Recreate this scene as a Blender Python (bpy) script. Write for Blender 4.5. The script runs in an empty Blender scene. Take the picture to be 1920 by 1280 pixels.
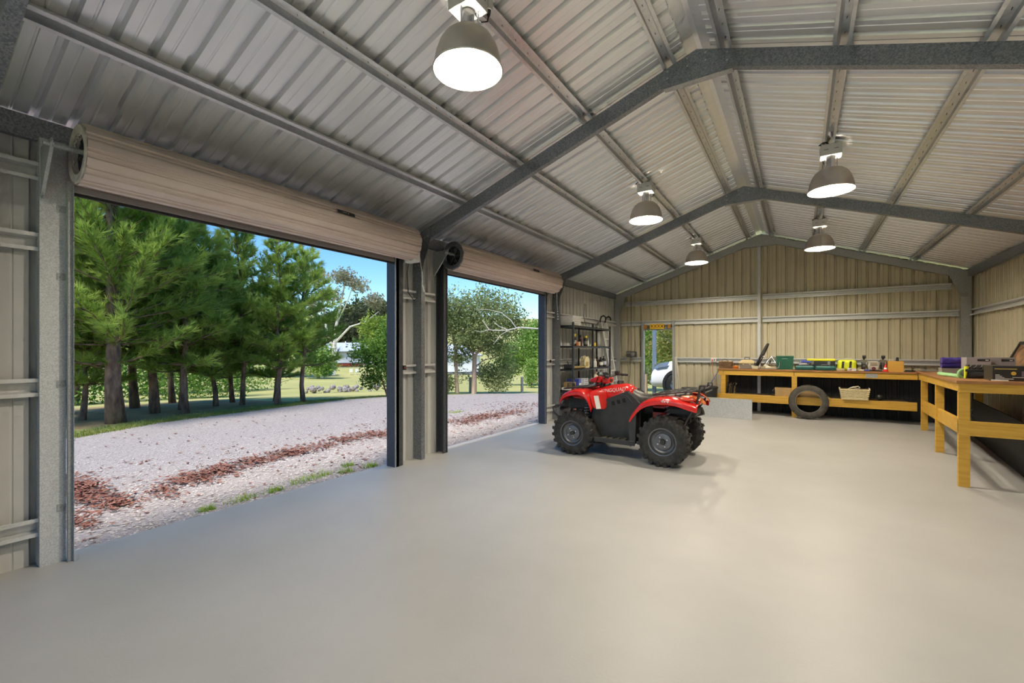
import bpy, math, random
from mathutils import Matrix, Vector
PI = math.pi
sc = bpy.context.scene
col = sc.collection
rng = random.Random(7)

# ---------------------------------------------------------------- camera, sky, sun, exposure
cam_d = bpy.data.cameras.new('camera'); cam = bpy.data.objects.new('camera', cam_d); col.objects.link(cam)
cam.location = (0, 0, 1.5); cam.rotation_euler = (PI/2, 0, .575)
cam_d.sensor_width = 36; cam_d.lens = 833/1920*36; cam_d.shift_y = 16/1920; cam_d.clip_start = .05; cam_d.clip_end = 900
sc.camera = cam
sc.view_settings.view_transform = 'Standard'; sc.view_settings.look = 'None'
sc.view_settings.gamma = 1; sc.view_settings.use_curve_mapping = False
sc.view_settings.exposure = 0.27
SUN_EL, SUN_AZ = 60, 172      # azimuth from +Y towards +X
world = bpy.data.worlds.new('sky'); sc.world = world; world.use_nodes = True
nt = world.node_tree; nt.nodes.clear()
wo = nt.nodes.new('ShaderNodeOutputWorld'); bg = nt.nodes.new('ShaderNodeBackground'); sk = nt.nodes.new('ShaderNodeTexSky')
sk.sky_type = 'NISHITA'; sk.sun_disc = False; sk.sun_elevation = math.radians(SUN_EL); sk.sun_rotation = math.radians(SUN_AZ)
sk.air_density = 1.0; sk.dust_density = .1; sk.ozone_density = 3.0
hs = nt.nodes.new('ShaderNodeHueSaturation'); hs.inputs['Saturation'].default_value = 1.3
nt.links.new(sk.outputs[0], hs.inputs['Color']); nt.links.new(hs.outputs[0], bg.inputs[0]); nt.links.new(bg.outputs[0], wo.inputs[0])
bg.inputs[1].default_value = .185
sun_d = bpy.data.lights.new('sun', 'SUN'); sun = bpy.data.objects.new('sun', sun_d); col.objects.link(sun)
sun_d.energy = 4.5; sun_d.angle = math.radians(16); sun_d.color = (1, .94, .84)
_a, _e = math.radians(SUN_AZ), math.radians(SUN_EL)
sun.rotation_euler = Vector((math.sin(_a)*math.cos(_e), math.cos(_a)*math.cos(_e), math.sin(_e))).to_track_quat('Z', 'Y').to_euler()
sun.location = (0, -20, 30)
sc.cycles.max_bounces = 6; sc.cycles.diffuse_bounces = 4; sc.cycles.glossy_bounces = 4; sc.cycles.transmission_bounces = 2; sc.cycles.transparent_max_bounces = 4
sc.cycles.use_adaptive_sampling = True; sc.cycles.adaptive_threshold = .1; sc.cycles.adaptive_min_samples = 12
sc.cycles.caustics_reflective = False; sc.cycles.caustics_refractive = False
sc.cycles.sample_clamp_indirect = 6
LAMP = 1600.0                   # radiance of a lamp tube

# ---------------------------------------------------------------- materials
MATS = {}
def mat(name, c1, c2=None, rough=.5, metal=0., scale=8., detail=4., bump=0., bscale=None, spec=.5, kind='noise', emit=None, alpha=None, stretch=None, lo=.35, hi=.65, coat=0, trans=0):
    if name in MATS: return MATS[name]
    m = bpy.data.materials.new(name); m.use_nodes = True
    n = m.node_tree.nodes; l = m.node_tree.links; b = n['Principled BSDF']
    b.inputs['Roughness'].default_value = rough; b.inputs['Metallic'].default_value = metal
    b.inputs['Specular IOR Level'].default_value = spec; b.inputs['Base Color'].default_value = (*c1, 1)
    if coat: b.inputs['Coat Weight'].default_value = coat; b.inputs['Coat Roughness'].default_value = .08
    if trans: b.inputs['Transmission Weight'].default_value = trans
    if emit: b.inputs['Emission Color'].default_value = (*emit[0], 1); b.inputs['Emission Strength'].default_value = emit[1]
    if alpha is not None: b.inputs['Alpha'].default_value = alpha
    if c2 is not None or bump:
        tc = n.new('ShaderNodeTexCoord'); src = tc.outputs['Object']
        if stretch:
            mp = n.new('ShaderNodeMapping'); mp.inputs['Scale'].default_value = stretch; l.new(src, mp.inputs[0]); src = mp.outputs[0]
    if c2 is not None:
        if kind == 'voronoi':
            t = n.new('ShaderNodeTexVoronoi'); t.inputs['Scale'].default_value = scale; l.new(src, t.inputs['Vector'])
            sx = n.new('ShaderNodeSeparateColor'); l.new(t.outputs['Color'], sx.inputs[0]); fac = sx.outputs[0]
        else:
            t = n.new('ShaderNodeTexNoise'); t.inputs['Scale'].default_value = scale; t.inputs['Detail'].default_value = detail; t.inputs['Roughness'].default_value = .6
            l.new(src, t.inputs['Vector']); fac = t.outputs['Fac']
        r = n.new('ShaderNodeValToRGB'); r.color_ramp.elements[0].position = lo; r.color_ramp.elements[1].position = hi
        r.color_ramp.elements[0].color = (*c1, 1); r.color_ramp.elements[1].color = (*c2, 1)
        l.new(fac, r.inputs[0]); l.new(r.outputs[0], b.inputs['Base Color'])
    if bump:
        t2 = n.new('ShaderNodeTexNoise'); t2.inputs['Scale'].default_value = bscale or scale*3; t2.inputs['Detail'].default_value = 5
        l.new(src, t2.inputs['Vector']); bp = n.new('ShaderNodeBump'); bp.inputs['Strength'].default_value = bump; bp.inputs['Distance'].default_value = .02
        l.new(t2.outputs['Fac'], bp.inputs['Height']); l.new(bp.outputs[0], b.inputs['Normal'])
    MATS[name] = m
    return m
def foliage(name, c1, c2, scale=1.6, transl=.35, rough=.55):
    if name in MATS: return MATS[name]
    m = bpy.data.materials.new(name); m.use_nodes = True
    n = m.node_tree.nodes; l = m.node_tree.links; b = n['Principled BSDF']; out = n['Material Output']
    tc = n.new('ShaderNodeTexCoord'); t = n.new('ShaderNodeTexNoise'); t.inputs['Scale'].default_value = scale; t.inputs['Detail'].default_value = 5
    l.new(tc.outputs['Object'], t.inputs['Vector'])
    r = n.new('ShaderNodeValToRGB'); r.color_ramp.elements[0].position = .34; r.color_ramp.elements[1].position = .66
    r.color_ramp.elements[0].color = (*c1, 1); r.color_ramp.elements[1].color = (*c2, 1)
    l.new(t.outputs['Fac'], r.inputs[0]); l.new(r.outputs[0], b.inputs['Base Color']); b.inputs['Roughness'].default_value = rough; b.inputs['Specular IOR Level'].default_value = .25
    tr = n.new('ShaderNodeBsdfTranslucent'); l.new(r.outputs[0], tr.inputs[0]); mx = n.new('ShaderNodeMixShader'); mx.inputs[0].default_value = transl
    l.new(b.outputs[0], mx.inputs[1]); l.new(tr.outputs[0], mx.inputs[2]); l.new(mx.outputs[0], out.inputs[0])
    MATS[name] = m
    return m
M_floor = mat('sealed_concrete', (.42, .415, .40), (.475, .47, .455), rough=.42, scale=1.1, detail=8, bump=.05, bscale=60, lo=.3, hi=.7)
M_galv = mat('galvanised_steel', (.34, .35, .355), (.48, .49, .495), rough=.42, metal=.4, scale=140, kind='voronoi', lo=.1, hi=.9)
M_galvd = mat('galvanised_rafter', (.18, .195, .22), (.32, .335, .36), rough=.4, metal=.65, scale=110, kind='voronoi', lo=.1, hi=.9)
M_zinc = mat('zincalume_roof', (.85, .87, .905), (.90, .915, .94), rough=.34, metal=.6, scale=3, stretch=(.3, 4, 1))
M_purl = mat('zinc_purlin', (.64, .66, .69), (.74, .755, .78), rough=.30, metal=.72, scale=30)
M_girt = mat('zinc_girt', (.66, .665, .66), (.74, .745, .74), rough=.38, metal=.35, scale=30)
M_jamb = mat('bright_jamb', (.52, .53, .53), (.70, .71, .71), rough=.42, metal=.2, scale=150, kind='voronoi', lo=.1, hi=.9)
M_wallg = mat('left_wall_backing', (.56, .565, .55), (.62, .62, .60), rough=.38, metal=.1, scale=2)
M_wall = mat('wall_sheet_backing', (.57, .515, .365), (.62, .565, .405), rough=.36, metal=.1, scale=2)
M_door = mat('roller_curtain', (.62, .52, .475), (.66, .56, .515), rough=.42, scale=4)
M_doorin = mat('roller_edge', (.42, .38, .35), (.6, .55, .5), rough=.6, scale=20)
M_rub = mat('black_rubber', (.018, .018, .019), (.03, .03, .03), rough=.75, scale=30, bump=.1)
M_blk = mat('black_plastic', (.02, .02, .022), (.03, .03, .032), rough=.5, scale=20)
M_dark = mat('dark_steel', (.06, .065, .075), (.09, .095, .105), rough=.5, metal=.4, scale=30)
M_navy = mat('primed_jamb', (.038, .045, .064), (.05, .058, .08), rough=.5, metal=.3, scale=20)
M_white = mat('white_enamel', (.78, .78, .76), rough=.35)
M_chrome = mat('chrome', (.7, .7, .72), rough=.18, metal=1)
M_bolt = mat('zinc_bolt', (.5, .5, .52), rough=.35, metal=.9)

# ---------------------------------------------------------------- mesh helpers
ROOT = {}
class MB:
    def __init__(s): s.v = []; s.f = []; s.T = None
    def add(s, vs, fs):
        o = len(s.v)
        if s.T is not None: vs = [s.T @ Vector(p) for p in vs]
        s.v += [tuple(p) for p in vs]; s.f += [tuple(i+o for i in f) for f in fs]; return s
    def box(s, x0, x1, y0, y1, z0, z1):
        return s.add([(x0,y0,z0),(x1,y0,z0),(x1,y1,z0),(x0,y1,z0),(x0,y0,z1),(x1,y0,z1),(x1,y1,z1),(x0,y1,z1)],
                     [(0,3,2,1),(4,5,6,7),(0,1,5,4),(1,2,6,5),(2,3,7,6),(3,0,4,7)])
    def cbox(s, c, d): return s.box(c[0]-d[0]/2, c[0]+d[0]/2, c[1]-d[1]/2, c[1]+d[1]/2, c[2]-d[2]/2, c[2]+d[2]/2)
    def bar(s, p0, p1, w, h, up=(0,0,1)):
        p0, p1 = Vector(p0), Vector(p1); t = (p1-p0).normalized(); u = Vector(up)
        if abs(t.dot(u)) > .98: u = Vector((1,0,0))
        a = t.cross(u).normalized(); b = a.cross(t).normalized()
        return s.sweep([(-w/2,-h/2),(w/2,-h/2),(w/2,h/2),(-w/2,h/2)], p0, p1, a, b)
    def sweep(s, prof, p0, p1, ux, uy, cap=True):
        p0, p1, ux, uy = Vector(p0), Vector(p1), Vector(ux), Vector(uy); n = len(prof)
        vs = [p0+ux*a+uy*b for a, b in prof]+[p1+ux*a+uy*b for a, b in prof]
        fs = [(i, (i+1) % n, n+(i+1) % n, n+i) for i in range(n)]
        if cap: fs += [tuple(range(n))[::-1], tuple(range(n, 2*n))]
        return s.add(vs, fs)
    def cyl(s, p0, p1, r0, r1=None, n=12, cap=True):
        r1 = r0 if r1 is None else r1; p0, p1 = Vector(p0), Vector(p1); t = (p1-p0).normalized()
        u = Vector((0,0,1)) if abs(t.z) < .95 else Vector((1,0,0)); a = t.cross(u).normalized(); b = t.cross(a)
        vs = []
        for p, r in ((p0, r0), (p1, r1)): vs += [p+(a*math.cos(2*PI*i/n)+b*math.sin(2*PI*i/n))*r for i in range(n)]
        fs = [(i, (i+1) % n, n+(i+1) % n, n+i) for i in range(n)]
        if cap: fs += [tuple(range(n)), tuple(range(n, 2*n))[::-1]]
        return s.add(vs, fs)
    def tube(s, pts, r, n=8, close=False, cap=True):
        P = [Vector(p) for p in pts]; k = len(P); R = r if isinstance(r, (list, tuple)) else [r]*k
        vs = []; prev = None
        for i, p in enumerate(P):
            if close: t = P[(i+1) % k]-P[i-1]
            else: t = P[min(i+1, k-1)]-P[max(i-1, 0)]
            t = t.normalized() if t.length > 1e-9 else Vector((0,0,1))
            if prev is None:
                u = Vector((0,0,1)) if abs(t.z) < .9 else Vector((1,0,0)); a = t.cross(u).normalized()
            else:
                a = prev-t*prev.dot(t); a = a.normalized() if a.length > 1e-6 else t.orthogonal().normalized()
            prev = a; b = t.cross(a)
            vs += [p+(a*math.cos(2*PI*j/n)+b*math.sin(2*PI*j/n))*R[i] for j in range(n)]
        fs = []
        for i in range(k if close else k-1):
            q = (i+1) % k
            fs += [(i*n+j, i*n+(j+1) % n, q*n+(j+1) % n, q*n+j) for j in range(n)]
        if cap and not close: fs += [tuple(range(n))[::-1], tuple((k-1)*n+j for j in range(n))]
        return s.add(vs, fs)
    def lathe(s, prof, n=24, o=(0,0,0), axis='z'):
        vs = []
        for r, h in prof:
            for j in range(n):
                c, d = r*math.cos(2*PI*j/n), r*math.sin(2*PI*j/n)
                p = (c, d, h) if axis == 'z' else ((c, h, d) if axis == 'y' else (h, c, d))
                vs.append((p[0]+o[0], p[1]+o[1], p[2]+o[2]))
        fs = []
        for i in range(len(prof)-1): fs += [(i*n+j, i*n+(j+1) % n, (i+1)*n+(j+1) % n, (i+1)*n+j) for j in range(n)]
        return s.add(vs, fs)
    def loft(s, rows, close=False, caps=False):
        n = len(rows[0]); vs = [p for r in rows for p in r]; fs = []
        for i in range(len(rows)-1):
            for j in range(n if close else n-1): fs.append((i*n+j, i*n+(j+1) % n, (i+1)*n+(j+1) % n, (i+1)*n+j))
        if caps: fs += [tuple(range(n))[::-1], tuple((len(rows)-1)*n+j for j in range(n))]
        return s.add(vs, fs)
    def prism(s, poly, d0, d1, plane='xz'):
        n = len(poly)
        def q(a, b, d): return (a, d, b) if plane == 'xz' else ((d, a, b) if plane == 'yz' else (a, b, d))
        vs = [q(a, b, d0) for a, b in poly]+[q(a, b, d1) for a, b in poly]
        return s.add(vs, [tuple(range(n)), tuple(range(n, 2*n))[::-1]]+[(i, (i+1) % n, n+(i+1) % n, n+i) for i in range(n)])
    def sphere(s, c, r, n=12, m=8, sc_=(1,1,1)):
        rows = []
        for i in range(m+1):
            th = PI*i/m
            rows.append([(c[0]+r*sc_[0]*math.sin(th)*math.cos(2*PI*j/n), c[1]+r*sc_[1]*math.sin(th)*math.sin(2*PI*j/n), c[2]+r*sc_[2]*math.cos(th)) for j in range(n)])
        return s.loft(rows, close=True)
    def mesh(s, name, m, off=None, smooth=False):
        me = bpy.data.meshes.new(name)
        vs = s.v if off is None else [tuple(off @ Vector(p)) for p in s.v]
        me.from_pydata(vs, [], s.f); me.materials.append(m)
        if smooth: me.shade_smooth() if smooth is True else me.set_sharp_from_angle(angle=math.radians(smooth)) or None
        if smooth is not True and smooth: pass
        me.update(); return me
    def build(s, name, m, parent=None, smooth=False, bevel=0, sub=0, solid=0, world=True, auto=None):
        off = None
        if parent is not None and world:
            r = parent
            while r.parent is not None: r = r.parent
            off = ROOT[r.name].inverted() if r.name in ROOT else None
        me = s.mesh(name, m, off)
        if smooth or sub:
            for p in me.polygons: p.use_smooth = True
            if not sub: me.set_sharp_from_angle(angle=math.radians(smooth if smooth is not True else 40))
        o = bpy.data.objects.new(name, me); col.objects.link(o)
        if parent is not None: o.parent = parent
        if solid:
            md = o.modifiers.new('solid', 'SOLIDIFY'); md.thickness = solid; md.offset = 0
        if bevel:
            md = o.modifiers.new('bevel', 'BEVEL'); md.width = bevel; md.segments = 2; md.limit_method = 'ANGLE'
        if sub:
            md = o.modifiers.new('sub', 'SUBSURF'); md.levels = sub; md.render_levels = sub
        return o
def thick(line, t, closed=False):
    # closed outline of an open 2D polyline given thickness t
    n = len(line); L = []; R = []
    for i, (x, y) in enumerate(line):
        d = []
        if i > 0: d.append((x-line[i-1][0], y-line[i-1][1]))
        if i < n-1: d.append((line[i+1][0]-x, line[i+1][1]-y))
        ns = []
        for a, b in d:
            q = math.hypot(a, b) or 1; ns.append((-b/q, a/q))
        nx = sum(a for a, b in ns)/len(ns); ny = sum(b for a, b in ns)/len(ns); q = nx*nx+ny*ny or 1
        nx /= q; ny /= q
        L.append((x+nx*t/2, y+ny*t/2)); R.append((x-nx*t/2, y-ny*t/2))
    return L+R[::-1]
def tag(o, label=None, cat=None, group=None, kind=None):
    if label: o['label'] = label
    if cat: o['category'] = cat
    if group: o['group'] = group
    if kind: o['kind'] = kind
    return o
def thing(name, loc, rz=0, label=None, cat=None, group=None, kind=None):
    o = bpy.data.objects.new(name, None); col.objects.link(o); o.location = loc; o.rotation_euler = (0, 0, rz); o.empty_display_size = .1
    ROOT[o.name] = Matrix.Translation(loc) @ Matrix.Rotation(rz, 4, 'Z')
    return tag(o, label, cat, group, kind)
def place(name, me, parent=None, loc=(0,0,0), rot=(0,0,0), scale=(1,1,1)):
    o = bpy.data.objects.new(name, me); col.objects.link(o); o.location = loc; o.rotation_euler = rot; o.scale = scale
    if parent is not None: o.parent = parent
    return o
def copy_tree(o, parent=None):
    c = o.copy(); col.objects.link(c); c.parent = parent
    for ch in list(o.children): copy_tree(ch, c)
    return c
def text(name, body, size, m, parent, loc, rot, ext=.001, align='CENTER', shear=0, xs=1):
    cu = bpy.data.curves.new(name, 'FONT'); cu.body = body; cu.size = size; cu.extrude = ext; cu.align_x = align; cu.align_y = 'CENTER'; cu.shear = shear; cu.resolution_u = 3
    t = bpy.data.objects.new(name+'_curve', cu); col.objects.link(t); dg = bpy.context.evaluated_depsgraph_get(); dg.update()
    me = bpy.data.meshes.new_from_object(t.evaluated_get(dg)); me.name = name; me.materials.clear(); me.materials.append(m)
    bpy.data.objects.remove(t); bpy.data.curves.remove(cu)
    o = place(name, me, parent, loc, rot, (xs, 1, 1)); o['kind'] = 'stuff' if parent is not None else 'thing'; return o
def arc(cx, cz, r, a0, a1, n): return [(cx+r*math.cos(math.radians(a0+(a1-a0)*i/n)), cz+r*math.sin(math.radians(a0+(a1-a0)*i/n))) for i in range(n+1)]

# ---------------------------------------------------------------- shed dimensions (metres)
XM, HA, SL = -.81, 4.31, .3405             # ridge position, rafter top at the ridge, roof slope
XS0, XS1 = -4.50, 2.90                      # side wall sheet planes (inner face)
XC0, XC1 = -4.49, 2.86                      # portal outer faces
YE, YB = 12.50, -3.55                       # end wall sheet, open end behind the camera
FR = [-3.45, .50, 4.42, 8.55, 12.36]        # portal frames
POFF = [.24, 1.09, 1.94, 2.78]              # purlin offsets from the ridge
CS = 1/math.sqrt(1+SL*SL); SN = SL*CS
def zr(x): return HA-SL*abs(x-XM)
RIB = .19
def rib_profile(n):                         # along-sheet coordinate, outward depth
    pts = []
    for i in range(n):
        o = i*RIB
        pts += [(o, 0), (o+.045, 0), (o+.050, .004), (o+.058, .004), (o+.063, 0), (o+.134, 0), (o+.148, .034), (o+.172, .034), (o+.186, 0)]
    return pts+[(n*RIB, 0)]
# ================================================================ THE SHED
# floor slab
f = MB(); f.box(XS0-.06, XS1+.06, YB-1.2, YE+.04, -.16, 0)
tag(f.build('floor', M_floor), 'pale grey sealed concrete shed floor', 'floor', kind='structure')

# ---- roof: ribbed sheets as pieces, purlins as pieces
ceil = thing('ceiling', (XM, 4, HA), label='silver ribbed steel shed roof on top hat purlins', cat='ceiling', kind='structure')
DZ = .064                                   # purlin depth: sheets lie on top of them
def roof_sheet_mesh(side):
    mb = MB(); pr = rib_profile(4); L0, L1 = .11, (XC1-XM)+.22
    v = []
    for a, d in pr:
        for L in (L0, L1):
            x = side*L; z = -SL*L+(DZ+d)/CS
            v.append((x, a, z))
    mb.add(v, [(2*i, 2*i+1, 2*i+3, 2*i+2) for i in range(len(pr)-1)])
    return mb.mesh('roof_sheet', M_zinc)
for side in (-1, 1):
    me = roof_sheet_mesh(side)
    k = 0; y = YB-.2
    while y < YE+.2:
        place('roof_sheet', me, ceil, (0, y-4, 0)); y += 4*RIB
m = MB()                                    # ridge capping
zc = (DZ+.034)/CS
m.sweep(thick([(-.21, -SL*.21+zc), (-.02, zc-.004), (.02, zc-.004), (.21, -SL*.21+zc)], .002), (XM, YB-.2, HA), (XM, YE+.25, HA), (1,0,0), (0,0,1))
m.build('ridge_cap', M_zinc, ceil)
TH = thick([(-.062, .004), (-.062, .001), (-.038, .001), (-.028, .061), (.028, .061), (.038, .001), (.062, .001), (.062, .004)], .003)
def slope_axes(side): return Vector((side*CS, 0, -SN)), Vector((side*SN, 0, CS))
for side in (-1, 1):
    ux, uy = slope_axes(side)
    for o in POFF:
        p = MB(); x = XM+side*o
        p.sweep(TH, (x, YB, zr(x)), (x, YE-.02, zr(x)), ux, uy)
        po = p.build('purlin', M_purl, ceil)
        q = MB(); y = YB+.1                 # roof screw points showing through the purlin
        while y < YE:
            c = Vector((x, y, zr(x)))
            for e in (-.012, .045): q.cyl(c+uy*.058+ux*e*side*0, c+uy*.040+ux*0, .003, .0015, n=5); break
            y += RIB
        q.build('screw_tips', M_dark, po)
    # eave purlin: plain channel at the top of the side wall
    p = MB(); x = XC0 if side < 0 else XC1; zt = zr(x)
    p.sweep(thick([(.05, -.10), (0, -.10), (0, .05), (.05, .05)], .004), (x-side*.05, YB, zt), (x-side*.05, YE-.02, zt), (side, 0, 0), (0, 0, 1))
    p.build('eave_purlin', M_galvd, ceil)

# ---- portal frames: column, column, rafter, rafter, apex plate, knee plates
CP = thick([(.064, .018), (.064, .002), (0, .002), (0, .150), (.064, .150), (.064, .134)], .004)   # flange direction, depth
frame_lab = ['galvanised portal frame at the open end of the shed', 'galvanised portal frame nearest the camera, at the top left corner',
             'large galvanised portal frame standing between the two roller doors', 'galvanised portal frame beyond the second roller door',
             'galvanised portal frame against the far end wall']
for k, y in enumerate(FR):
    r = thing('portal_frame', (XM, y, 0), label=frame_lab[k], cat='frame', group='portal frames', kind='structure')
    for side, x in ((-1, XC0), (1, XC1)):
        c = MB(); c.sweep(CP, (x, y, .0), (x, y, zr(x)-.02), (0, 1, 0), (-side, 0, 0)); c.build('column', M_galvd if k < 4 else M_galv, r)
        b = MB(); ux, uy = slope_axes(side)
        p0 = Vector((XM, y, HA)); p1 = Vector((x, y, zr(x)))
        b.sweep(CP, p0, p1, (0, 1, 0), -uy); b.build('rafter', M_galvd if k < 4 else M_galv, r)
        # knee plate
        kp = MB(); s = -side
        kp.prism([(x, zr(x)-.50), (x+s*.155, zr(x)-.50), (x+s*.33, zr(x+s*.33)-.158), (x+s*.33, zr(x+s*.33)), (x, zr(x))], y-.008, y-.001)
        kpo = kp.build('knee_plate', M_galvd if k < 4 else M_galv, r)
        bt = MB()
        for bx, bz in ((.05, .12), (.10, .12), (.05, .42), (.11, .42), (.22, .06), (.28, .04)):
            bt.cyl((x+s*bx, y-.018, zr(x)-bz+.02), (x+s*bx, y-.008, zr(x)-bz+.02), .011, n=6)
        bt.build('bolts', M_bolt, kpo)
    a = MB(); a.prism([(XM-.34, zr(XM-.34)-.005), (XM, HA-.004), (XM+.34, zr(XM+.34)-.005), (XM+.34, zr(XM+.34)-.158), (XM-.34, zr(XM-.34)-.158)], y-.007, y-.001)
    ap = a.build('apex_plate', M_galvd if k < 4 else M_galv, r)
    a = MB(); a.box(XM-.30, XM+.30, y-.008, y+.066, HA-.285, HA-.279); a.build('apex_tie', M_galv, r)
    bt = MB()
    for s in (-1, 1):
        for bx in (.08, .26):
            for dz in (.04, .11): bt.cyl((XM+s*bx, y-.016, zr(XM+bx)-dz), (XM+s*bx, y-.007, zr(XM+bx)-dz), .010, n=6)
    bt.build('bolts', M_bolt, ap)

# ---- walls of vertical ribbed sheets with girts
def wall_sheets(parent, axis, plane, a0, a1, out, ztop, zbot=lambda a: -.02):
    """axis 'y': wall in the Y direction at X=plane; 'x': in the X direction at Y=plane; out = outward sign"""
    a = a0; n = 0
    while a < a1-.01:
        w = min(4*RIB, a1-a); pr = [(q, d) for q, d in rib_profile(4) if q <= w+1e-6]
        if pr[-1][0] < w-1e-4: pr.append((w, 0))
        # follow ridge apex exactly on gables
        v = []
        for q, d in pr:
            t = a+q
            for z in (zbot(t), ztop(t)):
                v.append((plane+out*d, t, z) if axis == 'y' else (t, plane+out*d, z))
        mb = MB().add(v, [(2*i, 2*i+1, 2*i+3, 2*i+2) for i in range(len(pr)-1)])
        mb.build('wall_sheet', M_wallg if parent.name == 'wall_left' else M_wall, parent)
        a += w
def girt(parent, axis, plane, a0, a1, z, inw):
    g = MB()
    if axis == 'y': g.sweep(TH, (plane+inw*.063, a0, z), (plane+inw*.063, a1, z), (0, 0, 1), (-inw, 0, 0))
    else: g.sweep(TH, (a0, plane+inw*.063, z), (a1, plane+inw*.063, z), (0, 0, 1), (0, -inw, 0))
    return g.build('girt', M_girt, parent)
GZ = [.27, 1.24, 2.25]
wl = thing('wall_left', (XS0, 4, 0), label='ribbed steel left wall with two roller door openings', cat='wall', kind='structure')
etop = lambda t: zr(XC0)+.03
for a0, a1 in ((YB, .925), (3.955, 4.935), (7.935, YE)): wall_sheets(wl, 'y', XS0, a0, a1, -1, etop)
for a0, a1 in ((.925, 3.955), (4.935, 7.935)): wall_sheets(wl, 'y', XS0, a0, a1, -1, etop, lambda t: 2.67)
for z in GZ: girt(wl, 'y', XS0, YB, .80, z, 1)
girt(wl, 'y', XS0, YB, .80, 2.74, 1)
for z in GZ[1:]: girt(wl, 'y', XS0, 4.09, 4.42, z, 1); girt(wl, 'y', XS0, 4.48, 4.80, z, 1)
for z in GZ: girt(wl, 'y', XS0, 8.10, 8.55, z, 1); girt(wl, 'y', XS0, 8.62, 12.36, z, 1)
wr = thing('wall_right', (XS1, 4, 0), label='ribbed steel right wall behind the side bench', cat='wall', kind='structure')
wall_sheets(wr, 'y', XS1, YB, YE, 1, lambda t: zr(XC1)+.03)
for z in GZ:
    for i in range(len(FR)-1): girt(wr, 'y', XS1, FR[i]+.07, FR[i+1], z, -1)
we = thing('wall_end', (XM, YE, 0), label='ribbed steel gable wall at the far end of the shed', cat='wall', kind='structure')
gt = lambda t: zr(t)+.05
DX0, DX1, DZT = -3.66, -2.89, 2.055
wall_sheets(we, 'x', YE, XS0, DX0, 1, gt); wall_sheets(we, 'x', YE, DX1, XM, 1, gt); wall_sheets(we, 'x', YE, XM, XS1, 1, gt)
wall_sheets(we, 'x', YE, DX0, DX1, 1, gt, lambda t: DZT)
for z in (.27, 1.24): girt(we, 'x', YE, -4.33, DX0-.05, z, -1); girt(we, 'x', YE, DX1+.05, 2.70 if z > 1 else -1.66, z, -1)
for z in (2.25, 2.80): girt(we, 'x', YE, -4.33 if z < 2.5 else -4.2, XM-.04, z, -1); girt(we, 'x', YE, XM+.04, 2.70 if z < 2.5 else 2.6, z, -1)
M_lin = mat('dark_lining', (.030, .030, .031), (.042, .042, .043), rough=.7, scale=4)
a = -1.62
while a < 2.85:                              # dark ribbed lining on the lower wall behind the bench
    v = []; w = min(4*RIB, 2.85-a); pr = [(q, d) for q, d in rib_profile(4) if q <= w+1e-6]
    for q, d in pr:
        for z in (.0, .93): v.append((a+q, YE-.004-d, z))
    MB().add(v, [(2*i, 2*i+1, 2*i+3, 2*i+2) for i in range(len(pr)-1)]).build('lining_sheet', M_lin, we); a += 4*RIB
c = MB(); c.sweep(thick([(.062, .0), (.0, .0), (0, .10), (.062, .10)], .004), (XM-.06, YE-.11, 0), (XM-.06, YE-.11, HA-.17), (1, 0, 0), (0, 1, 0)); c.build('mullion', M_jamb, we)

# ---- jambs of the roller door openings
def jamb(name, y0, dirn, parent, m=M_galv, mi=None, d0=0):
    # C channel 150 deep, web towards the opening, flange running along the wall
    j = MB(); j.sweep(CP, (XC0+d0, y0, 0), (XC0+d0, y0, 2.98), (0, dirn, 0), (1, 0, 0)); return j.build(name, m, parent)
j = MB(); j.box(-4.49, -4.405, .800, .932, 0, 2.97); j0 = j.build('door_jamb', M_jamb, wl)
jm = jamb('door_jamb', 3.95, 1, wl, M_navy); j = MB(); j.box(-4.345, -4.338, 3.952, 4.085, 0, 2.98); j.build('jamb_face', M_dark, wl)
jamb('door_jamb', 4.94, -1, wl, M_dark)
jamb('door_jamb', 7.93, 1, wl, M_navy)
for y in (3.95, 7.93):                      # light edge strip on the inner corner
    e = MB(); e.box(-4.338, -4.332, y-.004, y+.014, 0, 2.9); e.build('edge_strip', M_galv, wl)
t = MB()                                    # guide clips on the first jamb
for z in (2.50, 2.02, 1.26, .38):
    t.box(-4.405, -4.400, .885, .932, z-.025, z+.025); t.cyl((-4.400, .908, z), (-4.392, .908, z), .009, n=6)
t.build('guide_clips', M_galv, j0)

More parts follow.
